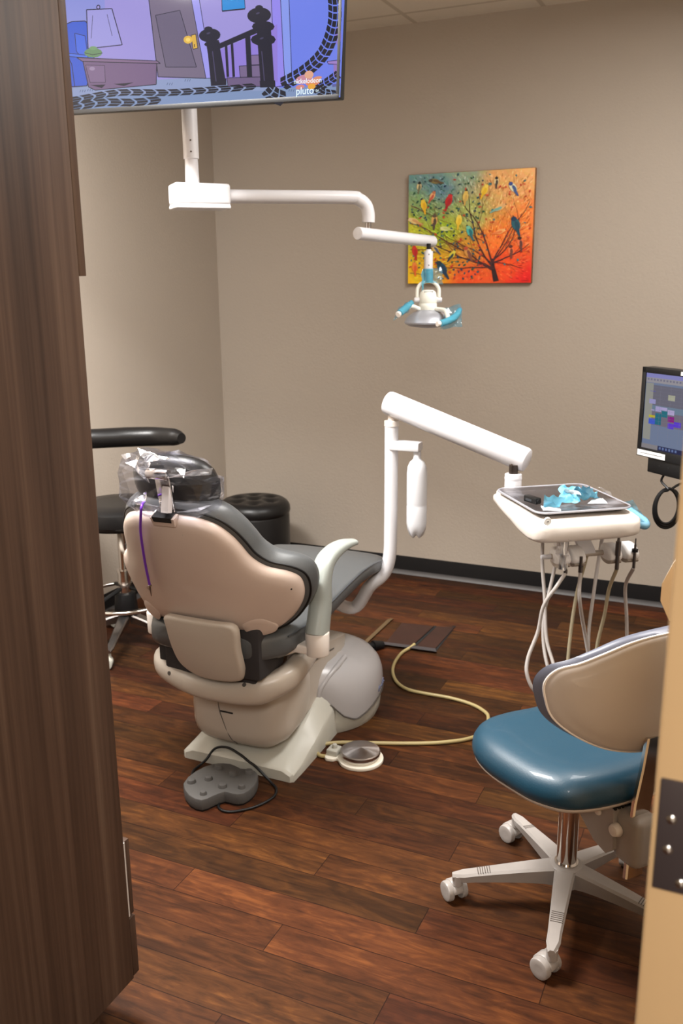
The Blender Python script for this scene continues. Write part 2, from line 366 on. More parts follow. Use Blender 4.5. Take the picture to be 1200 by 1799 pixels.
class Art:
    """flat picture drawn in photo-pixel coordinates, mapped on to its real plane"""
    def __init__(s, p0, n, step=.00012): s.bm = nb(); s.col = s.bm.loops.layers.float_color.new('Col'); s.p0 = p0; s.n = n.normalized(); s.k = 0; s.step = step
    def pt(s, x, y): return Pn(x, y, s.p0, s.n)+s.n*s.k*s.step
    def poly(s, pts, c, cols=None):
        s.k += 1
        try: f = s.bm.faces.new([s.bm.verts.new(s.pt(*p)) for p in pts])
        except ValueError: return
        for i, l in enumerate(f.loops):
            l[s.col] = lin(cols[i] if cols else c)+(1,)
    def line(s, pts, w0, c, w1=None):
        w1 = w0 if w1 is None else w1; n = len(pts)
        for i in range(n-1):
            a, b = V(pts[i]), V(pts[i+1]); d = (b-a)
            if d.length < 1e-6: continue
            d.normalize(); nn = V((-d.y, d.x)); wa = w0+(w1-w0)*i/(n-1); wb = w0+(w1-w0)*(i+1)/(n-1)
            s.poly([tuple(a+nn*wa/2), tuple(b+nn*wb/2), tuple(b-nn*wb/2), tuple(a-nn*wa/2)], c); s.k -= 1
        s.k += 1
    def ell(s, cx, cy, rx, ry, c, rot=0, n=12, a0=0, a1=360):
        cr, sr = math.cos(R(rot)), math.sin(R(rot)); P = []
        for i in range(n):
            a = R(a0+(a1-a0)*i/n); x, y = rx*math.cos(a), ry*math.sin(a); P.append((cx+x*cr-y*sr, cy+x*sr+y*cr))
        s.poly(P, c)
    def bird(s, cx, cy, r, rot, body, wing, head):
        s.ell(cx, cy, r, r*.56, body, rot, 14)
        c, q = math.cos(R(rot)), math.sin(R(rot)); T = lambda a, b: (cx+a*c-b*q, cy+a*q+b*c)
        s.poly([T(r*.5, -r*.25), T(r*1.9, -r*.1), T(r*1.9, r*.15), T(r*.5, r*.3)], wing)
        s.ell(*T(r*.25, -r*.1), r*.7, r*.28, wing, rot, 12); s.ell(*T(-r*.85, 0), r*.38, r*.38, head, rot, 10)
        s.poly([T(-r*1.15, -r*.12), T(-r*1.5, 0), T(-r*1.15, r*.12)], (90, 60, 40))
# ============================================================ SETTING
XL, YB, ZC, XR, YF0, YF1 = -2.80, 4.49, 2.75, .62, .68, .80
def struct(name, bm, m, smooth=0): o = obj(name, bm, m, None, smooth=smooth); o['kind'] = 'structure'; return o
struct('floor', box(XL-.1, 2.2, -2.6, YB+.1, -.06, 0), M['floor'])
struct('ceiling', box(XL-.1, 2.2, -2.6, YB+.1, ZC, ZC+.06), M['ceil'])
struct('wall_back', box(XL-.1, XR+.1, YB, YB+.1, 0, ZC), M['wall'])
struct('wall_left', box(XL-.1, XL, YF0, YB, 0, ZC), M['wall'])
struct('wall_right', box(XR, XR+.1, YF0, YB, 0, ZC), M['wall'])
struct('wall_front', merge(box(XL, -1.14, YF0, YF1, 0, ZC), box(.05, XR, YF0, YF1, 0, ZC), box(-1.14, .05, YF0, YF1, 2.2, ZC)), M['wall'])
struct('wall_hall', merge(box(XL-.1, 2.2, -2.7, -2.6, 0, ZC), box(2.1, 2.2, -2.6, YF0, 0, ZC), box(XL-.1, XL, -2.6, YF0, 0, ZC)), M['hallwall'])
def cove(prof_dir, a, b):   # a cove base: thin black wall strip with a curled toe
    prof = [(0, 0), (.014, 0), (.012, .004), (.006, .014), (.004, .024), (.0035, .095), (.0015, .1016), (0, .1016)]
    r0 = [V(a)+prof_dir*p[0]+V((0, 0, p[1])) for p in prof]; r1 = [V(b)+prof_dir*p[0]+V((0, 0, p[1])) for p in prof]
    bm = loft([r0, r1]); bm.normal_update()
    for f in bm.faces:
        if f.calc_center_median().z < .02 and len(f.verts) == 4: f.material_index = 1  # toe faces painted paler for the light they catch
    return bm
for nm, d, a, b in (('baseboard_back', V((0, -1, 0)), (XL, YB, 0), (XR, YB, 0)), ('baseboard_left', V((1, 0, 0)), (XL, YF1+.55, 0), (XL, YB, 0)), ('baseboard_right', V((-1, 0, 0)), (XR, 1.75, 0), (XR, YB, 0))):
    o = obj(nm, cove(d, a, b), [M['base'], M['base_lit']], None, smooth=30); o['kind'] = 'structure'
# ceiling light troffers (out of the frame, they light the room)
for lab, cx, cy, hx_, hy_ in (('recessed ceiling light troffer on the right, over the delivery unit, above the frame', -.10, 2.70, .30, .61), ('recessed ceiling light troffer in front of the television, above the frame', -1.90, 1.88, .61, .30), ('recessed ceiling light troffer out in the hallway behind the doorway', .45, -1.25, .30, .61)):
    t = thing('ceiling_light', lab, 'light', (cx, cy, ZC), 0)
    obj('light_frame', merge(box(cx-hx_, cx+hx_, cy-hy_, cy-hy_+.03, ZC-.03, ZC), box(cx-hx_, cx+hx_, cy+hy_-.03, cy+hy_, ZC-.03, ZC), box(cx-hx_, cx-hx_+.03, cy-hy_, cy+hy_, ZC-.03, ZC), box(cx+hx_-.03, cx+hx_, cy-hy_, cy+hy_, ZC-.03, ZC)), M['white'], t)
    obj('diffuser', box(cx-hx_+.03, cx+hx_-.03, cy-hy_+.03, cy+hy_-.03, ZC-.02, ZC-.01), M['lamp'], t)
# open door, hinge edge towards the camera
d = thing('door_1', None, None, (-.025, .8, 0)); d['kind'] = 'structure'
obj('door_leaf', box(-.0525, -.006, .80, 1.67, .012, 2.09, .003, 3), M['tan'], d)
hg = obj('hinge', box(-.0475, -.006, .7965, .8005, 1.013, 1.127, .0012, 2), M['bronze'], d, label='dark metal hinge leaf')
for px, py in ((1180, 1440), (1173, 1493), (1195, 1553)):
    q = Py(px, py, .7965); s = lathe([(.0002, .0022), (.003, .002), (.0045, .0006), (.0046, -.001)], seg=20)
    s = merge(s, box(-.003, .003, -.0005, .0005, .0016, .0026), box(-.0005, .0005, -.003, .003, .0016, .0026))
    s.transform(Matrix.Translation(q) @ Matrix.Rotation(R(90), 4, 'X')); obj('screw', s, M['screw'], hg)
hb = nb()
q = [Py(1166, 1020, 1.56), Py(1166, 1048, 1.56), Py(1176, 1078, 1.56), Py(1192, 1050, 1.56), Py(1192, 960, 1.56)]
hp = [(-.116, 1.075), (-.116, 1.045), (-.100, 1.012), (-.052, 1.022), (-.052, 1.15), (-.100, 1.115)]
ha = [V((x, 1.53, z)) for x, z in hp]; hc = [V((x*.97, 1.60, z)) for x, z in hp]
obj('handle', loft([ha, hc]), M['cream'], d, smooth=0, label='cream faceted handle')
obj('handle_plate', box(-.0575, -.0515, 1.52, 1.61, .98, 1.18, .001), M['cream'], d)
# ============================================================ TALL CABINET
cab = thing('tall_cabinet', 'tall dark walnut laminate cabinet filling the left edge of the view', 'cabinet', (-1.57, 1.07, 0))
L = M['lam']
obj('side_panel', box(-1.138, -1.12, .82, 1.333, .098, 2.50, .0008), L, cab)
obj('side_panel', box(-2.02, -2.002, .82, 1.333, .098, 2.50, .0008), L, cab)
obj('back_panel', box(-2.002, -1.138, .82, .835, .098, 2.50), L, cab)
obj('shelf', box(-2.002, -1.138, .835, 1.32, .098, .116), L, cab)
obj('shelf', box(-2.002, -1.138, .835, 1.32, .415, .433), L, cab)
obj('shelf', box(-2.002, -1.138, .835, 1.32, 1.582, 1.60), L, cab)
obj('shelf', box(-2.002, -1.138, .835, 1.32, 2.482, 2.50), L, cab)
obj('toe_kick', box(-2.00, -1.135, .82, 1.232, 0, .098), L, cab)
dr = obj('door', merge(box(-1.5645, -1.1202, 1.334, 1.353, 1.581, 2.50, .001), box(-1.5652, -1.5648, 1.334, 1.353, 1.581, 2.50)), L, cab)
obj('door', box(-2.02, -1.568, 1.334, 1.353, 1.581, 2.50, .001), L, cab)
obj('drawer_front', merge(box(-2.02, -1.1222, 1.3365, 1.353, .252, .432, .001), setmi(box(-2.02, -1.1206, 1.3335, 1.3375, .252, .431), 1)), [L, M['hose']], cab)
obj('drawer_front', box(-2.02, -1.1202, 1.334, 1.353, .103, .246, .001), L, cab)
# ============================================================ CANVAS
TLp, TRp, BLp, BRp = Py(719, 306, 4.462), Py(943, 297, 4.462), Py(715, 497, 4.462), Py(931, 499, 4.462)
x0, x1, z0, z1 = -1.664, -1.036, 1.547, 2.068
cv = thing('canvas_painting', 'square canvas painting of small birds in a spreading tree, yellow green to orange', 'painting', ((x0+x1)/2, YB-.002, (z0+z1)/2))
obj('canvas_block', box(x0, x1, 4.462, YB-.001, z0, z1, .003, 2), mat('canvas_edge', (150, 96, 52), .7, var=.35, vscale=9), cv)
A = Art(V((0, 4.4612, 0)), V((0, -1, 0)), .000004)
rr = random.Random(11)
def artbg(u, v):   # u right, v down
    cs = [((0, 0), (112, 150, 150)), ((.25, .15), (104, 142, 158)), ((.45, 0), (150, 172, 150)), ((.5, .4), (176, 190, 118)), ((.75, .1), (232, 178, 118)), ((1, 0), (244, 190, 130)), ((1, .45), (238, 140, 74)), ((.72, .6), (238, 130, 58)), ((.5, .95), (226, 88, 40)), ((1, 1), (206, 28, 24)), ((.8, .8), (226, 84, 36)), ((0, .5), (196, 200, 54)), ((.3, .55), (168, 196, 50)), ((0, .95), (236, 196, 28)), ((.25, .85), (230, 176, 30)), ((.15, .3), (140, 170, 110)), ((.45, .7), (214, 150, 60))]
    W_ = 0; a = [0, 0, 0]
    for (p, q), c in cs:
        w_ = 1/((u-p)**2+(v-q)**2+.004)**1.7; W_ += w_
        for i in range(3): a[i] += c[i]*w_
    b_ = [x/W_ for x in a]; mn_ = sum(b_)/3; return tuple(max(0, min(255, mn_+(x-mn_)*1.18+rr.uniform(-9, 9))) for x in b_)
def AP(u, v): return V((x0+(x1-x0)*u, 0, z1+(z0-z1)*v))
A.pt = lambda x, y: V((x0+.002+(x1-x0-.004)*x, 4.4616-A.k*A.step, z1-.002+(z0-z1+.004)*y))
NG = 44
cg = [[artbg(i/NG, j/NG) for j in range(NG+1)] for i in range(NG+1)]
vg = [[A.bm.verts.new(A.pt(i/NG, j/NG)) for j in range(NG+1)] for i in range(NG+1)]
for i in range(NG):
    for j in range(NG):
        ids = ((i, j), (i, j+1), (i+1, j+1), (i+1, j)); f = A.bm.faces.new([vg[a][b] for a, b in ids])
        for l, (a, b) in zip(f.loops, ids): l[A.col] = lin(cg[a][b])+(1,)
for k in range(1500):     # dabs of paint
    u, v = rr.uniform(.02, .98), rr.uniform(.02, .98); b_ = artbg(u, v); s_ = rr.uniform(-34, 44); a_ = math.degrees(math.atan2(v-.85, u-.66))
    A.ell(u, v, rr.uniform(.008, .017), rr.uniform(.003, .006), tuple(max(0, min(255, x+s_)) for x in b_), a_+rr.uniform(-25, 25), 6); A.k -= 1 if k % 8 else 0
# fine strokes fanning out from the trunk
for k in range(900):
    a = rr.uniform(PI*1.0, PI*2.0); r_ = rr.uniform(.25, 1.0); u, v = .66+r_*math.cos(a)*.9, .85+r_*math.sin(a)
    if not (.02 < u < .97 and .02 < v < .97): continue
    ln = rr.uniform(.015, .05); u2, v2 = u+ln*math.cos(a+rr.uniform(-.4, .4)), v+ln*math.sin(a+rr.uniform(-.4, .4))
    if not (.01 < u2 < .99 and .01 < v2 < .99): continue
    b_ = artbg(u, v); s_ = rr.choice((-64, -40, 36, 60)); A.line([(u, v), (u2, v2)], .005, tuple(max(0, min(255, x+s_)) for x in b_), .002)
def branch(p, a, ln, w_, dep):
    pts = [p]; q = p
    for i in range(7):
        a += rr.uniform(-.22, .22); q = (q[0]+math.cos(a)*ln/7, q[1]+math.sin(a)*ln/7)
        if not (.012 < q[0] < .985 and .012 < q[1] < .985): break
        pts.append(q)
        if dep < 3 and i > 0 and rr.random() < (.5 if dep < 2 else .25): branch(q, a+rr.choice((-1, 1))*rr.uniform(.35, .8), ln*rr.uniform(.4, .65), w_*.42*(1-i/9), dep+1)
    if len(pts) > 1: A.line(pts, w_, (70, 30, 34) if dep < 1 else (112, 50, 40) if dep < 2 else (134, 84, 58), w_*.3)
A.line([(.73, .985), (.715, .92), (.70, .85), (.695, .78)], .045, (40, 16, 22), .022)
for ang, ln, w_ in ((-95, .62, .014), (-118, .75, .013), (-138, .78, .014), (-160, .72, .014), (-176, .55, .011), (-78, .6, .012), (-60, .5, .010), (-40, .42, .011), (-18, .36, .013), (-150, .45, .010), (-8, .25, .008), (-125, .5, .009)):
    branch((.70+rr.uniform(-.015, .02), .80+rr.uniform(-.03, .08)), R(ang), ln, w_, 0)
branch((.02, .44), R(8), .5, .008, 1); branch((.02, .28), R(25), .4, .007, 1); branch((.02, .68), R(5), .45, .008, 1); branch((.02, .9), R(8), .3, .006, 2)
for k in range(420):
    u, v = rr.uniform(.02, .98), rr.uniform(.02, .96)
    if u > .62 and rr.random() < .7: continue
    c = rr.choice(((30, 66, 78), (28, 84, 96), (38, 92, 60), (24, 54, 84), (206, 60, 40), (60, 116, 110))) if u < .62 else rr.choice(((196, 60, 36), (40, 118, 126), (222, 96, 60)))
    A.ell(u, v, rr.uniform(.008, .014), rr.uniform(.005, .009), c, rr.uniform(0, 180), 7)
for u, v, r_, rot, b_, w_, h_ in ((.09, .11, .032, 95, (222, 206, 150), (120, 120, 90), (40, 44, 40)), (.13, .28, .040, 80, (240, 200, 40), (232, 178, 30), (238, 206, 60)), (.22, .07, .036, 15, (130, 120, 70), (96, 78, 50), (80, 70, 50)),
        (.20, .20, .034, 115, (232, 180, 120), (200, 90, 70), (200, 120, 80)), (.335, .25, .045, 105, (196, 34, 36), (172, 24, 34), (206, 40, 40)), (.47, .22, .038, 95, (232, 200, 100), (214, 176, 90), (226, 190, 90)),
        (.62, .17, .040, 110, (244, 206, 70), (236, 190, 40), (246, 214, 90)), (.71, .10, .030, 90, (236, 214, 160), (70, 60, 56), (40, 36, 36)), (.84, .16, .040, 60, (226, 226, 190), (70, 96, 150), (56, 80, 150)),
        (.74, .33, .040, 150, (240, 190, 120), (126, 176, 160), (230, 180, 120)), (.87, .48, .052, 72, (36, 96, 108), (26, 72, 92), (30, 60, 90)), (.42, .43, .040, 95, (244, 214, 70), (236, 196, 50), (246, 220, 90)),
        (.51, .53, .040, 70, (70, 182, 178), (30, 110, 120), (120, 200, 170)), (.22, .42, .042, 92, (222, 176, 96), (86, 66, 54), (96, 80, 60)), (.05, .42, .040, 25, (232, 204, 130), (214, 160, 100), (232, 206, 150)),
        (.31, .50, .032, 10, (222, 226, 150), (200, 210, 120), (226, 228, 160)), (.06, .70, .040, 80, (206, 40, 30), (186, 30, 28), (210, 50, 36)), (.06, .85, .038, 85, (240, 130, 50), (226, 96, 36), (240, 140, 60)),
        (.29, .86, .055, 60, (22, 78, 104), (18, 56, 86), (20, 50, 66)), (.23, .68, .034, 50, (226, 196, 120), (70, 80, 110), (220, 190, 130)), (.50, .72, .044, 65, (214, 150, 70), (130, 74, 56), (190, 80, 50)),
        (.37, .74, .034, 120, (220, 210, 60), (36, 60, 70), (226, 214, 80)), (.91, .64, .038, 80, (244, 120, 70), (96, 56, 50), (50, 30, 30)), (.84, .71, .036, 85, (246, 120, 66), (120, 60, 46), (96, 40, 34)), (.75, .54, .034, 160, (246, 170, 96), (238, 130, 66), (246, 180, 110))):
    A.bird(u, v, r_*1.12, rot, b_, w_, h_)
A.line([(.93, .98), (.985, .98)], .004, (150, 20, 20)); obj('canvas_print', A.bm, M['art'], cv, smooth=0)
# ============================================================ TV
tvR = Pd(598, 173, 2.5); tvT = Py(603, 0, tvR.y-.002); tu = (tvT-tvR).normalized()
_lo, _hi = 2.2, 3.6
for _ in range(40):      # the distance of the left end that makes the set a true rectangle
    _m = (_lo+_hi)/2
    if (Pd(122, 200, _m)-tvR).dot(tu) > 0: _hi = _m
    else: _lo = _m
tvLn = Pd(122, 200, _lo); te = (tvR-tvLn); te = (te-tu*te.dot(tu)).normalized(); tvR = tvR-te*.006; tn = te.cross(tu)   # towards the viewer
if tn.dot(O-tvR) < 0: tn = -tn
TW, TH = 1.14, .645
tv = thing('television', 'large flat black television hung near the ceiling, showing a cartoon staircase room', 'television', tvR-te*TW/2+tu*TH/2-tn*.05)
BL = tvR-te*TW
def tvp(u, v, d): return BL+te*u+tu*v+tn*d
def slab(P, u0, u1, v0, v1, d0, d1, bev):
    b = box(u0, u1, v0, v1, d0, d1, bev, 2)
    for v in b.verts: v.co = P(*v.co)
    return b
obj('casing', merge(slab(tvp, 0, TW, 0, TH, -.035, -.003, .004), slab(tvp, 0, TW, 0, .012, -.004, -.0018, .0003), slab(tvp, 0, TW, TH-.009, TH, -.004, -.0018, .0003), slab(tvp, 0, .009, .0, TH, -.004, -.0018, .0003), slab(tvp, TW-.009, TW, 0, TH, -.004, -.0018, .0003),
    slab(tvp, TW*.25, TW*.75, TH*.15, TH*.7, -.07, -.034, .01)), M['blackp'], tv)
A = Art(tvR-tn*.0028, tn, .00001)
Z = lambda x, y: (x/2.222+100, y/2.222)    # coordinates of the enlarged view
def zp(pts, c, ln=None, lw=1.1):
    A.poly([Z(*p) for p in pts], c)
    if ln: A.line([Z(*p) for p in pts]+[Z(*pts[0])], lw, ln)
def tvfull(uv, c):
    A.k += 1; f = A.bm.faces.new([A.bm.verts.new(tvp(u, v, -.0028)+A.n*A.k*A.step) for u, v in uv])
    for l in f.loops: l[A.col] = lin(c)+(1,)
e = .008
tvfull([(e, .012), (TW-e, .012), (TW-e, TH-e), (e, TH-e)], (150, 140, 206))            # lavender wall
K = (18, 16, 34)
tvfull([(e, .2), (.30, .2), (.30, TH-e), (e, TH-e)], (132, 138, 206))
zp([(840, -160), (1130, -160), (1106, 380), (870, 360)], (104, 122, 222)); zp([(830, -160), (895, -160), (915, 330), (852, 340)], (140, 128, 226), K)
zp([(865, -160), (900, -160), (918, 325), (890, 332)], (128, 146, 226), K)
zp([(40, 345), (300, 310), (860, 345), (1106, 330), (1106, 374), (46, 432)], (120, 140, 178))  # rug
zp([(50, 346), (300, 316), (600, 300), (860, 340), (860, 352), (50, 376)], (134, 148, 186))
zp([(340, -160), (500, -160), (582, 306), (395, 300)], (112, 100, 122), K, 1.4)                # door
zp([(385, 60), (480, 40), (545, 262), (425, 262)], (100, 90, 112), K)
zp([(495, -160), (530, -160), (606, 305), (582, 306)], (150, 146, 226), K)
zp([(524, 138), (542, 133), (550, 188), (532, 192)], (214, 170, 60), K); A.ell(*Z(512, 155), 8, 7, (220, 176, 64)); A.ell(*Z(512, 155), 4, 3.5, (240, 206, 100)); A.line([Z(537, 172), Z(538, 184)], 1.4, K)
zp([(640, -160), (722, -160), (735, 33), (645, 42)], (20, 132, 206), K); zp([(676, -160), (712, -160), (712, -6), (680, 2)], (40, 170, 226))
A.line([Z(645, 44), Z(735, 35)], 2, K)
zp([(22, 100), (60, 84), (110, 82), (140, 110), (150, 205), (118, 335), (45, 340)], (44, 84, 196), K, 1.6)   # armchair
zp([(70, 130), (110, 140), (122, 220), (96, 225), (76, 200)], (58, 98, 212), K); A.line([Z(35, 208), Z(58, 250), Z(70, 338)], 1.3, K); zp([(30, 206), (120, 216), (122, 226), (34, 220)], (64, 106, 214), K)
zp([(116, 38), (215, 34), (255, 175), (122, 190)], (150, 146, 210), K, 1.6)                    # lamp shade
A.line([Z(140, 60), Z(134, 150)], .8, K); A.line([Z(196, 56), Z(216, 140)], .8, K); A.ell(*Z(162, 28), 3.6, 4.4, K); A.ell(*Z(162, 28), 2, 2.6, (150, 140, 206))
zp([(78, 225), (392, 238), (404, 248), (100, 240)], (122, 96, 128), K, 1.3); zp([(102, 240), (390, 248), (388, 330), (150, 352), (124, 340)], (112, 88, 122), K, 1.4)   # side table
zp([(112, 254), (186, 256), (190, 322), (130, 322)], (120, 96, 130), K, .8); A.ell(*Z(138, 268), 5, 3.4, (150, 130, 160)); zp([(130, 332), (190, 330), (176, 344)], K); zp([(220, 328), (300, 322), (262, 336)], K)
A.ell(*Z(142, 206), 16, 8.5, (98, 134, 92)); A.ell(*Z(142, 188), 7, 3.4, (110, 148, 100)); A.line([Z(108, 206), Z(140, 214), Z(178, 207)], 1, K)
# staircase
zp([(626, 200), (860, 95), (862, 320), (650, 315)], (138, 118, 206)); zp([(664, 304), (805, 300), (800, 338), (668, 338)], (104, 86, 122), K); zp([(712, 258), (800, 254), (800, 300), (716, 302)], (112, 94, 130), K); zp([(755, 216), (800, 214), (800, 252), (760, 254)], (120, 100, 140), K)
BK = (14, 12, 26)
zp([(620, 176), (826, 86), (832, 100), (628, 192)], BK); zp([(622, 188), (838, 100), (838, 106), (624, 196)], BK)
for q in (655, 678, 735, 745): zp([(q, 170-(q-655)*.38), (q+10, 166-(q-655)*.38), (q+18, 300), (q+8, 302)], BK)
zp([(585, 160), (632, 156), (662, 330), (602, 334)], BK); A.ell(*Z(597, 138), 19, 12, BK, -4, 18); A.ell(*Z(592, 112), 7, 4, BK); A.ell(*Z(606, 170), 14, 5, BK, -8)
zp([(780, 110), (836, 110), (850, 335), (796, 335)], BK); A.ell(*Z(790, 60), 21, 14, BK, -4, 18); A.ell(*Z(790, 30), 7, 4.5, BK); A.ell(*Z(806, 104), 20, 10, BK); A.ell(*Z(806, 155), 22, 11, BK); zp([(600, 308), (662, 306), (662, 332), (602, 336)], BK)
for q in ((592, 130), (785, 52), (800, 150)): A.ell(*Z(*q), 3.6, 1.6, (60, 56, 84), -20)
A.line([Z(800, 200), Z(812, 330)], 1.6, (66, 60, 92)); A.line([Z(608, 200), Z(622, 318)], 1.6, (66, 60, 92)); zp([(792, 316), (852, 314), (854, 340), (794, 342)], BK)
zp([(1056, 240), (1106, 234), (1104, 252), (1060, 250)], (150, 120, 190), K); zp([(1080, 252), (1104, 252), (1104, 300), (1082, 300)], (140, 110, 180))
A.ell(*Z(1098, 140), 6, 16, (130, 110, 200)); zp([(1075, 330), (1106, 324), (1106, 336), (1076, 340)], (88, 92, 150))
def track(pts, w_, n_, c=(14, 16, 24), x1=1e9):   # a tyre track: three rows of blocks
    P = catmull([(a, b, 0) for a, b in pts], 8); Ls = [0]
    for a, b in zip(P, P[1:]): Ls.append(Ls[-1]+(b-a).length)
    def at(s):
        s *= Ls[-1]
        for i in range(len(P)-1):
            if Ls[i+1] >= s: t = (s-Ls[i])/max(1e-6, Ls[i+1]-Ls[i]); return P[i].lerp(P[i+1], t), (P[i+1]-P[i]).normalized()
        return P[-1], (P[-1]-P[-2]).normalized()
    for i in range(n_):
        for lo, hi, sk in ((-.5, -.2, -.5), (-.15, .15, 0), (.2, .5, .5)):
            quad = []
            for s_, o_ in (((i+.08)/n_, lo), ((i+.88)/n_, lo), ((i+.88)/n_, hi), ((i+.08)/n_, hi)):
                s2 = min(1, max(0, s_+abs(o_)*.9*(-1/n_))); p, d = at(s2); nn = V((-d.y, d.x, 0)); w2 = w_*(1 if not isinstance(w_, tuple) else 1)
                quad.append(((p+nn*o_*w2).x, (p+nn*o_*w2).y))
            A.poly([Z(*q) for q in quad], c); A.k -= 1
    A.k += 1
track([(1074, -60), (1086, 20), (1080, 110), (1040, 210), (960, 285), (870, 335)], 52, 17)
track([(1100, 290), (1050, 325), (1000, 352)], 34, 5); track([(820, 345), (850, 372), (900, 392)], 60, 3); track([(1010, 345), (1050, 365), (1100, 372)], 36, 4)
track([(60, 392), (240, 362), (430, 362), (620, 350), (790, 336)], 26, 15); track([(60, 420), (180, 400), (300, 400), (420, 388)], 30, 7)
for q in ((90, 360), (120, 356), (430, 332), (500, 318), (905, 358)):
    for s_ in (0, 9, 18): A.line([Z(q[0]+s_, q[1]), Z(q[0]+s_+4, q[1]-9)], .8, (70, 84, 110))
# channel marks in the corner of the picture
for cx, cy, rx, ry, c in ((965, 310, 15, 8, (190, 130, 150)), (985, 292, 8, 7, (216, 160, 130)), (1000, 322, 13, 6, (216, 130, 90)), (995, 338, 7, 5, (224, 160, 50)), (950, 340, 8, 4, (206, 130, 120)), (1018, 305, 8, 3, (210, 140, 110))): A.ell(*Z(cx, cy), rx, ry, c, -12, 16)
scr = obj('screen', A.bm, M['tv'], tv, smooth=0)
glow, tg_, bg_ = newmat('logo_glow'); bg_.inputs['Emission Color'].default_value = lin((196, 226, 240))+(1,); bg_.inputs['Emission Strength'].default_value = .9; bg_.inputs['Base Color'].default_value = (0, 0, 0, 1)
def tvtext(s, px, py, size): 
    c = Pn(px, py, tvR-tn*.0015, tn); return text_bm(s, size, frame(c, te+tu*.0, tu), .0001)
obj('screen_lettering', merge(tvtext('nickelodeon', *Z(979, 316), .0185), tvtext('pluto', *Z(968, 355), .028), tvtext('tv', *Z(1016, 353), .014)), glow, tv, smooth=0)
PX_, PY_ = -1.79, 2.735      # ceiling post of the operating light
a_ = tvp(TW*.5, TH*.62, -.068)
obj('mounting_arm', merge(cyl((a_.x, a_.y, a_.z), (a_.x-tn.x*.06, a_.y-tn.y*.06, a_.z), .03), cyl((a_.x-tn.x*.05, a_.y-tn.y*.05, a_.z), (a_.x-tn.x*.05, a_.y-tn.y*.05, ZC), .02)), M['white'], tv)
# ============================================================ OPERATING LIGHT
ol = thing('operating_light', 'white ceiling hung dental operating light with blue film on its handles', 'dental light', (PX_, PY_, ZC))
Wt = M['white']
obj('ceiling_post', merge(cyl((PX_, PY_, 1.965), (PX_, PY_, ZC), .0255, seg=32), cyl((PX_, PY_, 1.88), (PX_, PY_, 1.966), .0235, .0215, seg=32)), Wt, ol)
for z in (1.985, 2.02):
    s = lathe([(.0002, .0008), (.0025, .0006), (.003, -.001)], seg=12); v_ = (V((0, 0, z))-V((PX_, PY_, z))); v_.z = 0; v_.normalize()
    s.transform(frame(V((PX_, PY_, z))+v_*.0257, v_.cross(V((0, 0, 1))), V((0, 0, 1)))); obj('screw', s, M['dsteel'], ol)
adir = V((.68, .73, 0)).normalized(); aside = V((-adir.y, adir.x, 0)); J = V((PX_, PY_, 1.848))
hx = frame(J+adir*.022, adir, aside)
obj('pivot_housing', merge(box(-.095, .095, -.052, .052, -.030, .038, .010, 4, hx), box(-.095, .095, -.052, .052, -.043, -.0305, .005, 3, hx), box(-.092, .092, -.049, .049, -.036, -.026, 0, 2, hx)), Wt, ol)
E1 = V((-1.305, 3.10, 1.848)); ed = (E1-J); ed.z = 0; ed.normalize()
obj('upper_arm', tube([J+ed*.05, J+ed*.3, E1-ed*.07, E1-ed*.035+V((0, 0, -.006)), E1-ed*.009+V((0, 0, -.026)), E1+V((0, 0, -.055)), E1+V((0, 0, -.083))], .0225, 24, 6), Wt, ol)
pv = E1.copy()
obj('pivot_pin', cyl(pv+V((0, 0, -.115)), pv+V((0, 0, -.08)), .010), M['steel'], ol)
B0 = Pd(628, 410, 3.12); B1 = Pd(757, 424, 3.48); bd = (B1-B0).normalized()
obj('lower_arm', cyl(B0-bd*.0, B1+bd*.015, .0215, .0215, 32, .004), Wt, ol)
Hd = Pd(752, 520, 3.48); Hx = Hd.x; Hy = Hd.y
HT = B1+V((0, 0, -.02)); hz = lambda py: Py(752, py, Hy).z
obj('pivot_pin', cyl((Hx, Hy, hz(443)), (Hx, Hy, hz(428)), .008), M['blackp'], ol)
obj('head_post', merge(cyl((Hx, Hy, hz(492)), (Hx, Hy, hz(441)), .0165, bev=.002), cyl((Hx, Hy, hz(441)), (Hx, Hy, hz(438)), .010)), Wt, ol)
fr = _r0.copy(); fwd = V((_f.x, _f.y, 0)).normalized()
for py in (447, 466):
    s = lathe([(.0002, .0006), (.002, .0004), (.0024, -.001)], seg=10); s.transform(frame(V((Hx, Hy, hz(py)))-fwd*.0166, fr, V((0, 0, 1)))); obj('screw', s, M['dsteel'], ol)
zy = hz(497); zb = hz(527)
def arc(r, z0_, n=14): return [V((Hx, Hy, 0))+fr*(r*math.cos(PI*i/n))+V((0, 0, z0_+r*.9*math.sin(PI*i/n))) for i in range(n+1)]
yk = arc(.042, hz(512)); yk = [yk[0]-V((0, 0, .022))]+yk+[yk[-1]-V((0, 0, .022))]
obj('yoke', tube(yk, .0068, 12, 2), M['lightw'], ol)
for s_ in (-1, 1): obj('yoke_knob', cyl(V((Hx, Hy, zb))+fr*s_*.028, V((Hx, Hy, zb))+fr*s_*.053, .011, .010, 20, .003), Wt, ol)
top = hz(509)
hd = obj('lamp_head', lathe([(.001, top), (.02, top-.001), (.030, top-.010), (.0345, top-.03), (.0345, top-.045), (.033, top-.05), (.0345, top-.052), (.0345, top-.068), (.033, top-.075), (.02, top-.078)], (Hx, Hy, 0), 32), M['lightw'], ol)
for i in range(6):
    p = V((Hx, Hy, top-.008))+fr*(-.014+.0056*i)-fwd*.0255; obj('vent', box(p.x-.0012, p.x+.0012, p.y-.003, p.y+.003, p.z-.001, p.z+.002), M['hole'], hd)
zd = top-.072
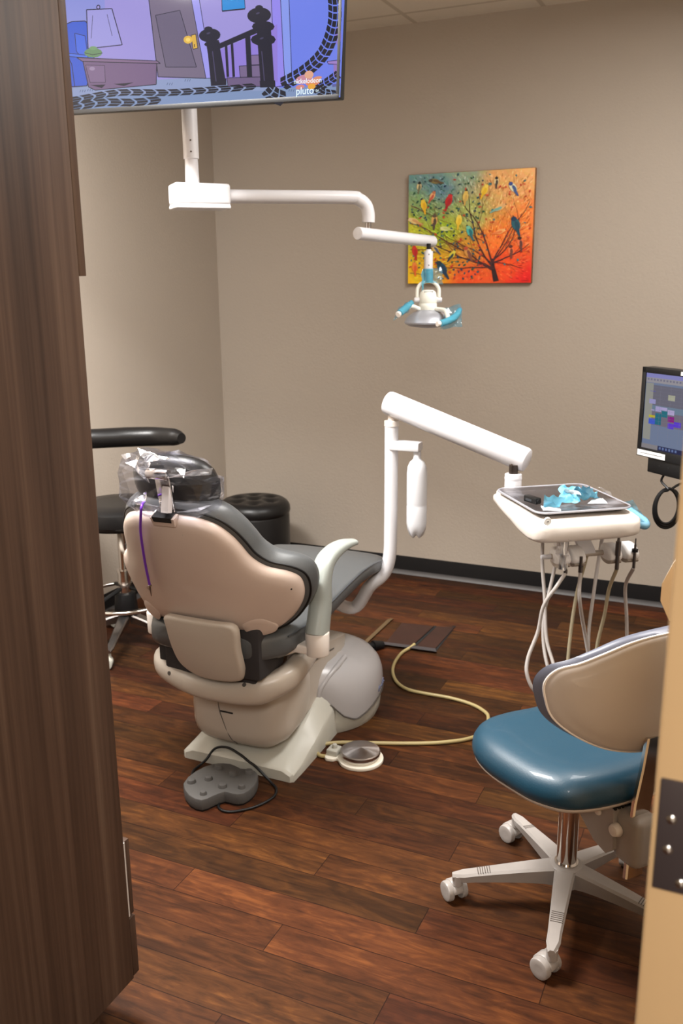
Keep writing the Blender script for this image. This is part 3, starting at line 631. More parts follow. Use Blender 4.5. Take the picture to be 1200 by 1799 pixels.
obj('reflector', lathe([(.002, zd), (.03, zd-.002), (.058, zd-.013), (.080, zd-.030), (.090, zd-.048), (.088, zd-.054), (.070, zd-.064), (.03, zd-.070), (.002, zd-.071)], (Hx, Hy, 0), 48), M['silver'], ol)
H0 = V((Hx, Hy, zd))
def hp(px, py, D): return Pd(px, py, D)
hr = [H0+fr*.03-fwd*.02, Pd(782, 546, 3.43), Pd(788, 560, 3.38)]
obj('handle_arm', tube(hr, .0085, 12), M['lightw'], ol); obj('handle_arm', tube([H0-fr*.03-fwd*.01, Pd(722, 538, 3.45), Pd(712, 546, 3.44)], .008, 12), M['lightw'], ol)
ga = obj('handle_grip', tube([Pd(768, 569, 3.34), Pd(785, 565, 3.36), Pd(800, 556, 3.40), Pd(807, 545, 3.44)], [.0105, .0115, .011, .008], 16), M['offw'], ol)
gb = obj('handle_grip', tube([Pd(699, 553, 3.40), Pd(709, 545, 3.42), Pd(722, 533, 3.46)], [.0105, .0115, .009], 16), M['offw'], ol)
obj('film_sleeve', tube([Pd(774, 568, 3.34), Pd(785, 565, 3.36), Pd(800, 556, 3.40), Pd(808, 544, 3.44)], [.0122, .0132, .0127, .0095], 16), M['filmblue'], ol)
obj('film_sleeve', tube([Pd(703, 550, 3.40), Pd(711, 543, 3.42), Pd(723, 532, 3.46)], [.0122, .0132, .0105], 16), M['filmblue'], ol)
def film(corners, D, mtl, parent, name='plastic_film', amp=.006, seed=0, n=12):
    P = [Pd(c[0], c[1], (c[2] if len(c) > 2 else D)) for c in corners]
    def fn(u, v):
        p = P[0].lerp(P[1], u).lerp(P[3].lerp(P[2], u), v)
        return p+V((noise.noise(p*60+V((seed, 0, 0))), noise.noise(p*60+V((0, seed+9, 0))), noise.noise(p*60+V((0, 0, seed+5)))))*amp
    return obj(name, sheet(fn, n, n), mtl, parent, smooth=60)
film([(782, 541), (810, 534), (813, 573), (774, 579)], 3.43, M['filmlight'], ol, seed=1)
film([(701, 540), (722, 528), (718, 548), (691, 563)], 3.44, M['filmlight'], ol, seed=2)
bf = tube([(Hx, Hy, hz(497)), (Hx, Hy, hz(472))], .0182, 20, 0, False); obj('film_sleeve', bf, M['filmblue'], ol)
film([(741, 472), (748, 471), (746, 500), (741, 513)], 3.455, M['filmblue'], ol, seed=3)
film([(758, 470), (777, 472), (778, 499), (760, 497)], 3.46, M['filmlight'], ol, seed=4)
s = lathe([(.0002, .0004), (.0045, .0002), (.0047, 0)], seg=16); s.transform(frame(Pd(751, 488, 3.455), fr, V((0, 0, 1)))); s2 = box(-.007, .007, -.0012, .0012, 0, .0004, 0, 2, frame(Pd(751, 494, 3.455), fr, V((0, 0, 1))))
obj('printed_mark', merge(s, s2), M['ink'], ol)
# ============================================================ DENTAL CHAIR
XC = -1.456
dc = thing('dental_chair', 'reclined dental chair with beige back shell and grey vinyl cushions', 'dental chair', (XC, 2.75, 0))
# base plate: wide flat front with chamfered rim, narrowing toward the pump dome
def plate_ring(y, w_, h_, ch, wt=None):   # trapezoid section
    wt = w_-ch if wt is None else wt
    return [V((XC-w_, y, 0)), V((XC+w_, y, 0)), V((XC+w_, y, h_*.55)), V((XC+w_-.004, y, h_*.66)), V((XC+wt, y, h_)), V((XC, y, h_+.002)), V((XC-wt, y, h_)), V((XC-w_+.004, y, h_*.66)), V((XC-w_, y, h_*.55))]
def seg_plate(y, w_, h_, ch): return plate_ring(y, w_, h_, ch)
base = loft([seg_plate(2.322, .200, .034, .03), seg_plate(2.330, .210, .042, .035), seg_plate(2.40, .210, .056, .06), seg_plate(2.50, .207, .088, .055), seg_plate(2.60, .204, .150, .045), seg_plate(2.70, .20, .185, .04), seg_plate(2.85, .19, .20, .04), seg_plate(3.0, .16, .20, .04), seg_plate(3.08, .10, .16, .03)])
bmod = obj('base_plate', base, M['plate'], dc, smooth=35)
DX, DY = XC+.022, 2.85
dome = lathe([(.255, 0), (.264, .02), (.268, .05), (.266, .09), (.255, .13), (.235, .165), (.20, .19), (.12, .21), (.01, .215)], (0, 0, 0), 56)
dome.transform(Matrix.Translation(V((DX, DY, 0))) @ Matrix.Diagonal((.97, .93, 1, 1))); obj('pump_dome', dome, M['plate'], dc, smooth=60)
def lerp_tab(tab, x):
    for (a, b), (c, d) in zip(tab, tab[1:]):
        if a <= x <= c: return b+(d-b)*(x-a)/(c-a)
    return tab[0][1] if x < tab[0][0] else tab[-1][1]
def shield():
    rings = []; n = 60; low_t = [(-78, .165), (-62, .150), (-50, .125), (-40, .075), (-29, .048), (-18, .060), (0, .088), (20, .10), (90, .10), (160, .10), (180, .088), (209, .048), (222, .075), (240, .14), (258, .165)]
    for f_, rr_ in ((0, 1.0), (.2, 1.005), (.4, .995), (.6, .96), (.78, .88), (.90, .74), (.97, .5), (1, .15)):
        ring = []
        for j in range(n+1):
            d_ = -78+336*j/n; a = R(d_); low = lerp_tab(low_t, d_); top_ = .248+.03*max(0, math.cos(a-R(90))*-1)
            base_r = .272 if low < .11 else .272-(low-.11)*.15
            ring.append(V((DX+base_r*rr_*math.cos(a)*.98, DY+base_r*rr_*math.sin(a)*.95, low+(top_-low)*f_)))
        rings.append(ring)
    b = loft(rings, False, False, closed=False); bmesh.ops.solidify(b, geom=b.faces[:], thickness=.006)
    return b
rc_ = obj('rear_cover', shield(), M['grey'], dc, smooth=50)
def edge_pts(a0, a1, lift=.003):
    out = []
    for k in range(31):
        d_ = a0+(a1-a0)*k/30; low = lerp_tab([(-78, .165), (-62, .150), (-50, .125), (-40, .075), (-29, .048), (-18, .060), (0, .088), (20, .10), (90, .10), (160, .10), (180, .088), (209, .048), (222, .075), (240, .14), (258, .165)], d_)
        br_ = .272 if low < .11 else .272-(low-.11)*.15; a = R(d_); out.append(V((DX+(br_+.002)*math.cos(a)*.98, DY+(br_+.002)*math.sin(a)*.95, low-lift)))
    return out
obj('cover_seam', tube(edge_pts(-76, 60), .0024, 8, 0), M['hole'], rc_)
obj('cover_ridge', tube([V((DX+.272*math.cos(R(a_))*.96*k_, DY+.272*math.sin(R(a_))*.93*k_, z_)) for a_, k_, z_ in ((-60, 1.0, .150), (-58, .99, .18), (-54, .96, .205), (-48, .90, .226), (-38, .80, .240), (-20, .66, .248))], .010, 10, 6), M['grey'], rc_)
c_ = Px(665, 1184, XC+.30)
obj('logo_lettering', text_bm('A-dec', .034, frame(V((DX+.262, DY+.045, .118)), V((-.16, 1, .10)), V((-.16, 0, 1))), .002), M['logo'], dc, smooth=0)
# lift arm (parallelogram) from the low front up to the rear cover
arm = loft([[V((XC-w_, y, z0_)), V((XC+w_, y, z0_)), V((XC+w_+.006, y, z0_+(z1_-z0_)*.5)), V((XC+w_, y, z1_)), V((XC-w_, y, z1_)), V((XC-w_-.006, y, z0_+(z1_-z0_)*.5))] for y, w_, z0_, z1_ in ((2.44, .15, .125, .31), (2.52, .152, .13, .335), (2.66, .15, .15, .335), (2.78, .148, .17, .315), (2.90, .13, .18, .285), (2.98, .10, .18, .255))])
obj('lift_arm', arm, M['putty'], dc, smooth=35)
obj('arm_seam', tube([V((XC+.157, 2.44, .295)), V((XC+.158, 2.54, .308)), V((XC+.155, 2.66, .300)), V((XC+.151, 2.77, .285))], .0022, 8, 4), M['hole'], dc)
obj('upper_link', loft([[V((XC-w_, y, z0_)), V((XC+w_, y, z0_)), V((XC+w_, y, z1_)), V((XC-w_, y, z1_))] for y, w_, z0_, z1_ in ((2.38, .17, .31, .47), (2.52, .16, .31, .47), (2.62, .13, .31, .40), (2.76, .11, .29, .36))]), M['putty'], dc, smooth=35)
# rounded actuator cover
ac = ybody([(2.318, XC-.008, .190, .10, .055, 3), (2.325, XC-.008, .192, .140, .088, 3.4), (2.348, XC-.008, .198, .165, .115, 4), (2.40, XC-.008, .205, .180, .122, 4.5), (2.50, XC-.005, .215, .178, .118, 4.5), (2.56, XC, .225, .160, .10, 4)], 40)
for v in ac.verts: v.co.z += (v.co.x-XC)*.02
acv = obj('actuator_cover', ac, M['putty'], dc, smooth=50)
ln_ = [V((XC-.062, 2.330, .298)), V((XC-.058, 2.3235, .27)), V((XC-.055, 2.318, .22)), V((XC-.04, 2.318, .17)), V((XC-.018, 2.322, .115)), V((XC, 2.335, .09))]
obj('seam', tube(ln_, .0016, 6, 4), M['hole'], acv); p_, n_ = surf(acv, 398, 1251); obj('slot', box(-.024, .024, -.003, .003, -.001, .0006, 0, 2, frame(p_, V((1, 0, 0)), V((0, 0, 1)))), M['dark'], acv)
obj('ridge', tube([V((XC-.125, 2.330, .266)), V((XC-.09, 2.321, .250)), V((XC-.058, 2.3185, .240))], .0022, 6, 4), M['putty'], acv)
# curved rear bumper bracket with two screw holes
def bumper():
    rings = []; pts = catmull([V((XC-.185, 2.52, .372)), V((XC-.205, 2.42, .372)), V((XC-.222, 2.32, .382)), V((XC-.212, 2.262, .385)), V((XC-.165, 2.225, .372)), V((XC-.06, 2.205, .352)), V((XC+.06, 2.208, .348)), V((XC+.16, 2.228, .362)), V((XC+.225, 2.285, .392)), V((XC+.222, 2.40, .41)), V((XC+.19, 2.52, .40))], 7)
    n = len(pts)
    for i, p in enumerate(pts):
        t = (pts[min(n-1, i+1)]-pts[max(0, i-1)]).normalized(); o_ = V((t.y, -t.x, 0)).normalized(); s = i/(n-1)
        r_ = .030+.010*math.sin(PI*s); h_ = .033+.002*math.sin(PI*s)+(.012*max(0, 1-abs(s-.70)/.12))
        rings.append([p+o_*r_*math.copysign(abs(math.cos(a))**.7, math.cos(a))+V((0, 0, 1))*h_*math.copysign(abs(math.sin(a))**.7, math.sin(a)) for a in [2*PI*j/20 for j in range(20)]])
    return loft(rings)
bp_ = obj('rear_bumper', bumper(), M['putty'], dc, smooth=60)
for px, py in ((297, 1183), (429, 1203)): disc_on('screw_hole', bp_, px, py, .0068, M['hole'])
ub = prism(smooth2([(XC-.19, 2.30), (XC-.12, 2.25), (XC, 2.235), (XC+.12, 2.25), (XC+.175, 2.30), (XC+.165, 2.5), (XC-.165, 2.5)]), .310, .35, .01); obj('shadow_gap_tray', ub, M['hole'], dc, smooth=40)  # coloured dark to paint a shadow gap below the bumper
# recline panel (curved plate) and black bellows
def pan(u, v, d): 
    t_ = (v-.42)/.2; return V((XC+.028+u*.93, 2.165+.06*(1-t_)**2*.5-.028*t_-.055+(u/.13)**2*.018-d, v))
po = smooth2([(-.128, .605), (-.128, .56), (-.124, .50), (-.112, .452), (-.085, .425), (-.04, .408), (0, .404), (.05, .404), (.09, .408), (.118, .42), (.128, .46), (.130, .53), (.130, .605), (.06, .615), (-.06, .615)], 4)
obj('recline_panel', pillow(po, [(0, 1, -.02), (0, 1, -.004), (.002, 1, .002), (.006, 1, .005), (.012, 1, .006), (0, .5, .007), (0, .02, .007)], pan, (0, .5)), M['putty'], dc, smooth=60)
obj('bellows', merge(box(XC-.165, XC+.165, 2.19, 2.36, .385, .60, .012), box(XC+.125, XC+.195, 2.163, 2.32, .415, .58, .012), box(XC-.20, XC-.14, 2.21, 2.33, .40, .60, .008)), M['cloth'], dc)
fl = loft([[V((XC-.15, 2.22, .46)), V((XC-.15, 2.30, .46)), V((XC-.15, 2.30, .405)), V((XC-.15, 2.22, .405))], [V((XC-.225, 2.24, .405)), V((XC-.225, 2.30, .41)), V((XC-.225, 2.30, .40)), V((XC-.225, 2.24, .398))]]); obj('bellows_flap', fl, M['cloth'], dc)
# backrest
half = [(.00, .957), (.05, .957), (.105, .950), (.150, .930), (.180, .895), (.197, .860), (.212, .822), (.240, .790), (.285, .768), (.309, .742), (.312, .70), (.300, .655), (.272, .61), (.232, .575), (.188, .562), (.145, .566), (.10, .574), (.05, .580)]
ol_ = [(u, v) for u, v in half]+[(0, .582)]+[(-u, v) for u, v in half[::-1][:-1]]
outl = smooth2(ol_, 4)
def bk(u, v, d):   # d>0: away from the sitter (towards the camera)
    wrap = .130*(abs(u)/.31)**2.2; tl = .45; n_ = V((0, -1, -tl)).normalized()
    return V((XC+u, 2.2-(v-.5)*tl+wrap, v-wrap*.0))+n_*d
sh = pillow(outl, [(.004, 1, -.012), (.003, 1, .0), (.005, 1, .008), (.008, 1, .016), (.018, 1, .023), (.034, 1, .028), (0, .62, .033), (0, .35, .035), (0, .03, .036)], bk, (0, .745))
shell = obj('back_shell', sh, M['shell'], dc, smooth=60)
def cu(u, v, d): return bk(u, v+.010*max(0, min(1, (v-.88)/.06))*min(1, max(0, -d/.02)), d)
cs = pillow(outl, [(.01, 1, -.004), (-.002, 1, -.005), (-.007, 1, -.010), (-.011, 1, -.022), (-.014, 1, -.042), (-.012, 1, -.062), (-.003, 1, -.078), (.014, 1, -.086), (.03, 1, -.09), (0, .5, -.075), (0, .03, -.07)], cu, (0, .745))
obj('back_cushion', cs, M['vinyl'], dc, smooth=60)
pipe = [bk(u, v, -.010) for u, v in inset2(outl, -.008)]; obj('piping', tube(pipe, .0036, 8, 0, closed=True), M['blackp'], dc)
# embossed ring and screw marks on the shell
disc_on('wear_dot', shell, 512, 1035, .0028, M['dark']); disc_on('wear_dot', shell, 321, 940, .002, M['putty'])
for s_ in (-1, 1):
    rc = pillow(smooth2([(s_*.145, .60), (s_*.17, .625), (s_*.205, .628), (s_*.235, .605), (s_*.225, .578), (s_*.17, .566)]), [(0, 1, .012), (0, 1, .0275), (.003, 1, .0295), (0, .5, .0298), (0, .05, .0298)], bk, (s_*.19, .598))
    obj('hinge_boss', rc, M['shell'], shell, smooth=50)
notch = loft([[bk(u, v, d) for u, v in ((-.018, .962), (.058, .962), (.054, .938), (-.014, .938))] for d in (.005, .031)]); obj('headrest_socket', notch, M['shell'], shell, smooth=30)
obj('socket_gap', loft([[bk(u, v, d) for u, v in ((-.010, .966), (.050, .966), (.048, .951), (-.008, .951))] for d in (.0, .0325)]), M['dark'], shell, smooth=0)
# seat and leg rest: one sculpted cushion along y
def seat_secs(dz=0, dw=0, hh=.0):
    S = [(2.16, .165, .515, .035), (2.18, .200, .512, .046), (2.25, .245, .510, .052), (2.35, .258, .515, .050), (2.50, .258, .528, .044), (2.65, .255, .545, .040), (2.80, .250, .555, .038), (2.92, .245, .550, .036), (3.03, .238, .535, .034), (3.10, .215, .520, .031), (3.14, .17, .512, .026), (3.155, .11, .508, .016)]
    return [(y, XC, z+dz, w_+dw, h_+hh, 4.5) for y, w_, z, h_ in S]
obj('seat_cushion', ybody(seat_secs(), 44), M['vinyl'], dc, smooth=60)
obj('seat_seam', tube([V((XC+w_+.001, y, z+h_*.55)) for y, _, z, w_, h_, _ in seat_secs()[2:11]], .0022, 8, 3), M['vinylD'], dc)
obj('seat_pan', ybody([(2.20, XC, .475, .15, .02, 4), (2.4, XC, .468, .19, .022, 4), (2.8, XC, .500, .18, .02, 4), (3.05, XC, .495, .16, .012, 4)]), M['blackp'], dc, smooth=50)
# armrests
AY = 2.325
def armrest(s_):
    X = XC+s_*.306; AY = 2.325 if s_ > 0 else 2.36; dz = 0 if s_ > 0 else -.034
    br = merge(cyl((X, AY, .463+dz), (X, AY, .537+dz), .036, .037, 32, .004), box(min(X, X-s_*.10), max(X, X-s_*.10), AY-.028, AY+.028, .466+dz, .494+dz, .006))
    bo = obj('armrest_bracket', br, M['offw'], dc, smooth=50)
    obj('bracket_link', tube([V((X-s_*.07, AY-.01, .475)), V((X-s_*.12, AY-.05, .462)), V((X-s_*.16, AY, .452))], .013, 10, 5), M['offw'], dc)
    if s_ > 0:
        P = catmull([V((X, AY, .530))]+[Px(px, py, X) for px, py in ((563, 1060), (564, 1020), (571, 988), (586, 968), (604, 956), (620, 951))], 7)
        n = len(P); rings = []
        for i, p in enumerate(P):
            t = (P[min(n-1, i+1)]-P[max(0, i-1)]).normalized(); nn = V((0, -t.z, t.y)); s = i/(n-1)
            th = .034*(1-s)**1.1+.009; w_ = .0325*(1-.12*s)*(1 if i < n-2 else .8 if i < n-1 else .5)
            rings.append([p+V((1, 0, 0))*w_*math.copysign(abs(math.cos(a))**.75, math.cos(a))+nn*th*math.copysign(abs(math.sin(a))**.75, math.sin(a)) for a in [2*PI*j/24 for j in range(24)]])
        obj('armrest', loft(rings), M['armpad'], dc, smooth=60)
    else:
        obj('armrest', cyl((X, AY, .53+dz), (X, AY, .548+dz), .031, .031, 28, .004), M['armpad'], dc)
armrest(1); armrest(-1)
# headrest on its double hinge bar
hb_ = lambda a, b, w_, t_: box(-w_/2, w_/2, -t_/2, t_/2, 0, (b-a).length, .003, 2, frame(a, V((1, 0, 0)), (b-a).cross(V((1, 0, 0)))))
a0_, a1_ = V((XC+.026, 1.995, .945)), V((XC+.012, 1.972, 1.066))
hbar = obj('headrest_bar', merge(hb_(a0_, a1_, .046, .012), cyl(a1_+V((-.032, 0, .004)), a1_+V((.034, 0, .004)), .0155, bev=.002)), M['chrome'], dc)
obj('adjustment_block', box(-.012, .012, -.011, .011, -.04, .035, .003, 2, Matrix.Translation(V((XC+.036, 1.975, 1.005))) @ Matrix.Rotation(R(-12), 4, 'X')), M['offw'], dc)
hdr = []
for i in range(15):
    s = -1+2*i/14; w_ = max(.02, (1-abs(s)**3.2)**.5); cx = XC+.005+s*.140
    hdr.append([V((cx, 2.062+.02*s*s-.01+.055*w_*math.cos(a), 1.030+.080*w_*math.sin(a)-.020*math.cos(a))) for a in [2*PI*j/24 for j in range(24)]])
obj('headrest_pad', loft(hdr), M['black'], dc, smooth=60)
# tube that carries the delivery system out from under the seat -> part of delivery unit below
# ============================================================ CLEAR BAG, BIB CHAIN
rb = random.Random(5)
def bagpt(th, ph, jit):
    c = V((XC+.006, 2.036, 1.026)); e_ = .72
    x = .150*math.copysign(abs(math.cos(ph)*math.cos(th))**e_, math.cos(th)); y = .094*math.copysign(abs(math.cos(ph)*math.sin(th))**e_, math.sin(th)); z = .086*math.copysign(abs(math.sin(ph))**e_, math.sin(ph))
    x *= .84 if x < 0 else 1
    p = c+V((x, y, z)); d_ = V((x, y, z)).normalized(); p += d_*jit
    g = max(0, -x/.156-.35)
    p += V((-.012*g, -.02*g, .03*g if z > .02 else -.0))
    if z > .03: p.z -= x*.14
    return p
bg = nb(); nu, nv = 20, 9; g = [[bg.verts.new(bagpt(2*PI*(i+(.5 if j % 2 else 0))/nu, -PI/2+PI*j/nv, rb.uniform(-.006, .010))) for j in range(nv+1)] for i in range(nu)]
for i in range(nu):
    for j in range(nv):
        a, b, c, d = g[i][j], g[(i+1) % nu][j], g[(i+1) % nu][j+1], g[i][j+1]
        if rb.random() < .5: fs_ = ((a, b, c), (a, c, d))
        else: fs_ = ((a, b, d), (b, c, d))
        for f in fs_:
            try: bg.faces.new(f)
            except ValueError: pass
def bagflap(pts, n, amp, sd):
    P = [V(p) for p in pts]
    def fn(u, v): 
        p = P[0].lerp(P[1], u).lerp(P[3].lerp(P[2], u), v); return p+V((0, 1, 0))*noise.noise(p*45+V((sd, 0, 0)))*amp
    return sheet(fn, n, n)
bg = merge(bg, *[setmi(q_, 1) for q_ in (bagflap([Py(256, 812, 1.98), Py(300, 806, 2.0), Py(270, 797, 2.0), Py(243, 787, 2.0)], 4, .012, 3), bagflap([Py(262, 850, 1.96), Py(262, 815, 1.97), Py(232, 795, 1.97), Py(212, 799, 1.97)], 6, .02, 7), bagflap([Py(262, 880, 1.98), Py(300, 895, 1.99), Py(262, 900, 1.99), Py(240, 878, 1.97)], 7, .03, 9), bagflap([Py(240, 876, 1.97), Py(258, 862, 1.97), Py(256, 886, 1.97), Py(236, 888, 1.96)], 6, .03, 11), bagflap([Py(262, 905, 1.98), Py(320, 898, 2.0), Py(378, 885, 2.04), Py(352, 897, 2.0)], 9, .02, 5), bagflap([Py(292, 840, 1.955), Py(336, 826, 1.975), Py(374, 822, 2.0), Py(372, 834, 2.0)], 8, .006, 2))])
pb = obj('plastic_cover', bg, [M['film'], M['filmcrease']], None, smooth=0, loc=(XC, 2.03, .94)); tagset(pb, 'clear crinkled plastic bag pulled over the headrest of the dental chair', 'plastic cover')
bc = thing('bib_chain', 'purple bib cord with metal clip hanging down the beige chair back', 'bib clip', (-1.60, 2.0, .95))
def onb(px, py, off): n_ = V((0, -1, -.45)).normalized(); return Pn(px, py, V((XC, 2.2, .5))+n_*off, n_)
bpts = [onb(254, 881, .0), onb(250, 886, .03), onb(248, 896, .045), onb(247, 915, .044), onb(247, 935, .043), onb(251, 965, .043), onb(256, 995, .043), onb(263, 1028, .043)]
obj('cord', tube(bpts, .0038, 10, 6), M['purple'], bc)
c0, c1 = onb(263, 1030, .045), onb(266, 1047, .045)
obj('clip', merge(cyl(c0, c1, .0035, .001, 8), cyl(onb(258, 1031, .046), onb(264, 1037, .046), .002, seg=8), cyl(c0+V((-.003, 0, 0)), c0+V((.004, 0, .004)), .004, seg=10)), M['steel'], bc)
# ============================================================ DELIVERY UNIT
du = thing('delivery_unit', 'white dental delivery unit on a jointed arm with instrument tray and hoses', 'dental delivery unit', (-1.19, 3.02, .3))
pb0 = V((-1.19, 3.03, 0))
obj('support_post', tube([V((-1.455, 2.78, .475)), V((-1.450, 2.83, .440)), V((-1.42, 2.91, .420)), Px(620, 1068, -1.34), V((-1.262, 3.005, .452)), V((-1.215, 3.025, .50)), V((-1.194, 3.032, .57)), V((-1.19, 3.033, .70)), V((-1.188, 3.033, 1.075))], .0245, 24, 7), Wt, du)
obj('post_collar', merge(cyl((-1.188, 3.033, 1.06), (-1.188, 3.033, 1.078), .0262), cyl((-1.188, 3.033, 1.078), (-1.188, 3.033, 1.10), .013)), M['offw'], du)
ZT = .90; TC = V((-.524, 2.81, 0)); aa = R(-53); ua = V((math.cos(aa), math.sin(aa), 0)); va = V((-ua.y, ua.x, 0))
def U(u, v, z): return TC+ua*u+va*v+V((0, 0, z))
_a, _b = (Pd(902, 832, 1)-TC).dot(ua), (Pd(902, 832, 2)-TC).dot(ua); PD_ = 1+(-.218-_a)/(_b-_a)     # distance of the pivot behind the tray
A0 = Pd(684, 708, 3.26); A1 = Pd(918, 806, PD_+.01)
dA = (A1-A0).normalized()
obj('spring_arm', cyl(A0-dA*.012, A1+dA*.02, .0425, .0415, 40, .012), Wt, du)
for px, py, D in ((694, 724, 3.215), (899, 817, PD_-.04)):
    s = lathe([(.0002, .0008), (.0035, .0006), (.004, -.001)], seg=12); s.transform(frame(Pd(px, py, D), _r, _u)); obj('screw', s, M['dsteel'], du)
q = Pd(902, 832, PD_); qv = (q-TC).dot(va); obj('pivot_pin', cyl(q+V((0, 0, -.02)), q+V((0, 0, .03)), .015), M['dsteel'], du)
obj('pivot_post', merge(cyl((q.x, q.y, .865), (q.x, q.y, q.z), .028, .028, 32, .003), cyl((q.x, q.y, q.z-.018), (q.x, q.y, q.z-.012), .0288, seg=32)), Wt, du)
# unit body: sections along u (back to front), rounded
def ub_ring(u, w_, zt, zb_, e_=5, n=36):
    o_ = []
    for j in range(n):
        a = 2*PI*j/n; c, s = math.cos(a), math.sin(a); o_.append(U(u, w_*math.copysign(abs(c)**(2/e_), c), (zt+zb_)/2+(zt-zb_)/2*math.copysign(abs(s)**(2/e_), s)))
    return o_
bd_ = loft([ub_ring(u, w_, zt, zb_) for u, w_, zt, zb_ in ((-.205, .10, .885, .868), (-.20, .14, .887, .862), (-.18, .160, .888, .856), (-.10, .170, .888, .845), (0, .176, .888, .830), (.07, .178, .887, .814), (.13, .178, .886, .808), (.165, .174, .882, .810), (.182, .163, .872, .816), (.189, .14, .858, .826))])
bd_ = merge(bd_, box(-.262, -.17, qv-.045, qv+.045, .852, .884, .014, 3, Matrix.Translation(TC) @ Matrix.Rotation(aa, 4, 'Z')))
body = obj('unit_body', bd_, M['offw'], du, smooth=60)
q = Pn(962, 916, U(.188, 0, 0), ua)
s = lathe([(.0002, .003), (.0035, .003), (.0038, .0022), (.009, .002), (.0095, .0026), (.0115, .002), (.012, -.002)], seg=24); s.transform(frame(q, va, V((0, 0, 1)))); obj('button', s, M['sticker'], body)
obj('button_dot', cyl(q+ua*.003, q+ua*.0036, .002, seg=10), M['ink'], body)
hn = obj('side_handle', tube([U(.13, .172, .845), U(.14, .205, .835), U(.10, .228, .838), U(.02, .222, .852), U(-.03, .20, .868)], .010, 14, 6), M['paper'], du)
obj('film_sleeve', tube([U(.13, .18, .845), U(.14, .205, .835), U(.10, .228, .838), U(.02, .222, .852), U(-.02, .205, .866)], .0118, 14, 6), M['filmlight'], du)
film([(1088, 882), (1112, 878), (1136, 916), (1104, 928)], 2.92, M['filmlight'], du, seed=6)
# holder bar under the body
hb0 = Pd(950, 984, 2.86); rodA = U(.085, -.165, .708); rodB = U(.085, .16, .708)
obj('holder_bracket', loft([[U(.055+a, v_+b, z) for a, b in ((-.010, -.024), (.010, -.024), (.010, .024), (-.010, .024))] for v_, z in ((.028, .825), (.036, .795), (.058, .752), (.064, .735))]), Wt, du, smooth=30)
obj('holder_bar', cyl(U(.055, -.06, .732), U(.055, .20, .732), .009, seg=16), M['putty'], du)
obj('holder_bar_knob', cyl(U(.055, -.092, .732), U(.055, -.05, .732), .007, .008, 14, .002), Wt, du)
HP = []
for v_ in (-.034, .016, .138, .196):
    c = U(.065, v_, .732)
    P = [(-.034, .0), (-.030, .022), (-.010, .031), (.020, .024), (.042, .004), (.036, -.014), (.010, -.020), (-.022, -.016)]
    P = smooth2(P, 4); rings = [[c+ua*(a*k)+V((0, 0, b*k))+va*w_ for a, b in P] for w_, k in ((-.022, .72), (-.019, .92), (-.012, 1), (.012, 1), (.019, .92), (.022, .72))]
    ho = obj('instrument_holder', loft(rings), M['holderw'], du, smooth=60); HP.append(U(.065+.044, v_, .722))
    obj('holder_pad', loft([[c+ua*(a*k)+V((0, 0, b*k-.006))+va*w_ for a, b in smooth2([(-.026, -.010), (.036, -.008), (.032, -.019), (.008, -.024), (-.018, -.020)], 3)] for w_, k in ((-.018, 1), (.018, 1))]), M['putty'], ho, smooth=40)
# handpiece couplings
def coup(c, h, r_, kind):
    t = V((.004, .0, 1)).normalized(); c = c-V((0, 0, .03))
    if kind == 'tall': b = merge(cyl(c, c+t*h*.45, r_*.75), cyl(c+t*h*.4, c+t*h*.8, r_), cyl(c+t*h*.8, c+t*h, r_*.6, r_*.35))
    elif kind == 'small': b = merge(cyl(c, c+t*h*.5, r_*.8), cyl(c+t*h*.5, c+t*h*.8, r_*.6), cyl(c+t*h*.78, c+t*h, r_*.35))
    else: b = merge(cyl(c, c+t*h*.4, r_), cyl(c+t*h*.4, c+t*h, r_*.7))
    return obj('handpiece_coupling', b, M['dsteel'], du)
coup(HP[0], .03, .006, 'n'); coup(HP[1], .050, .007, 'n'); coup(HP[2], .112, .0085, 'tall'); k4 = coup(HP[3], .095, .006, 'small')
obj('black_ring', cyl(HP[3]+V((0, 0, .022)), HP[3]+V((0, 0, .031)), .0095), M['blackp'], k4)
film([(968, 926), (1000, 934), (998, 998), (985, 1004)], 2.72, M['filmcrease'], du, seed=8, amp=.010); film([(950, 930), (985, 945), (1003, 950), (958, 915)], 2.68, M['filmcrease'], du, seed=9, amp=.010)
obj('syringe', tube([Pd(975, 940, 2.75), Pd(992, 950, 2.75), Pd(990, 975, 2.75), Pd(985, 1000, 2.76)], [.004, .012, .010, .007], 12), M['steel'], du, label='metal syringe under clear film')
def hose(pp, mtl, r_=.0058): obj('hose', tube([p if isinstance(p, V) else Pd(*p) for p in pp], r_, 10, 8), mtl, du)
hose([HP[0]-V((0, 0, .03)), (978, 1030, 2.77), (955, 1065, 2.80), (945, 1110, 2.83), (928, 1155, 2.84), (926, 1185, 2.84), (940, 1215, 2.85), (965, 1225, 2.88), (984, 1205, 2.92), (972, 1165, 2.95), (960, 1120, 2.97), (957, 1050, 2.97), (953, 990, 2.96), (954, 925, 2.95)], M['hose'])
hose([HP[1]-V((0, 0, .03)), (1018, 1050, 2.78), (1027, 1110, 2.86), (1040, 1180, 2.9), (1060, 1240, 2.93), (1030, 1280, 2.95), (990, 1240, 2.97), (965, 1180, 2.98), (955, 1130, 3.0), (956, 1080, 3.0), (965, 1040, 3.0), (977, 985, 3.0), (986, 930, 2.97)], M['hose'])
hose([HP[2]-V((0, 0, .03)), (1070, 1035, 2.9), (1062, 1080, 2.93), (1050, 1130, 2.96), (1040, 1200, 3.0), (1030, 1260, 3.02), (1010, 1260, 3.04), (998, 1180, 3.06), (1003, 1110, 3.06), (1014, 1040, 3.05), (1030, 980, 3.02), (1040, 925, 3.0)], M['hoseY'])
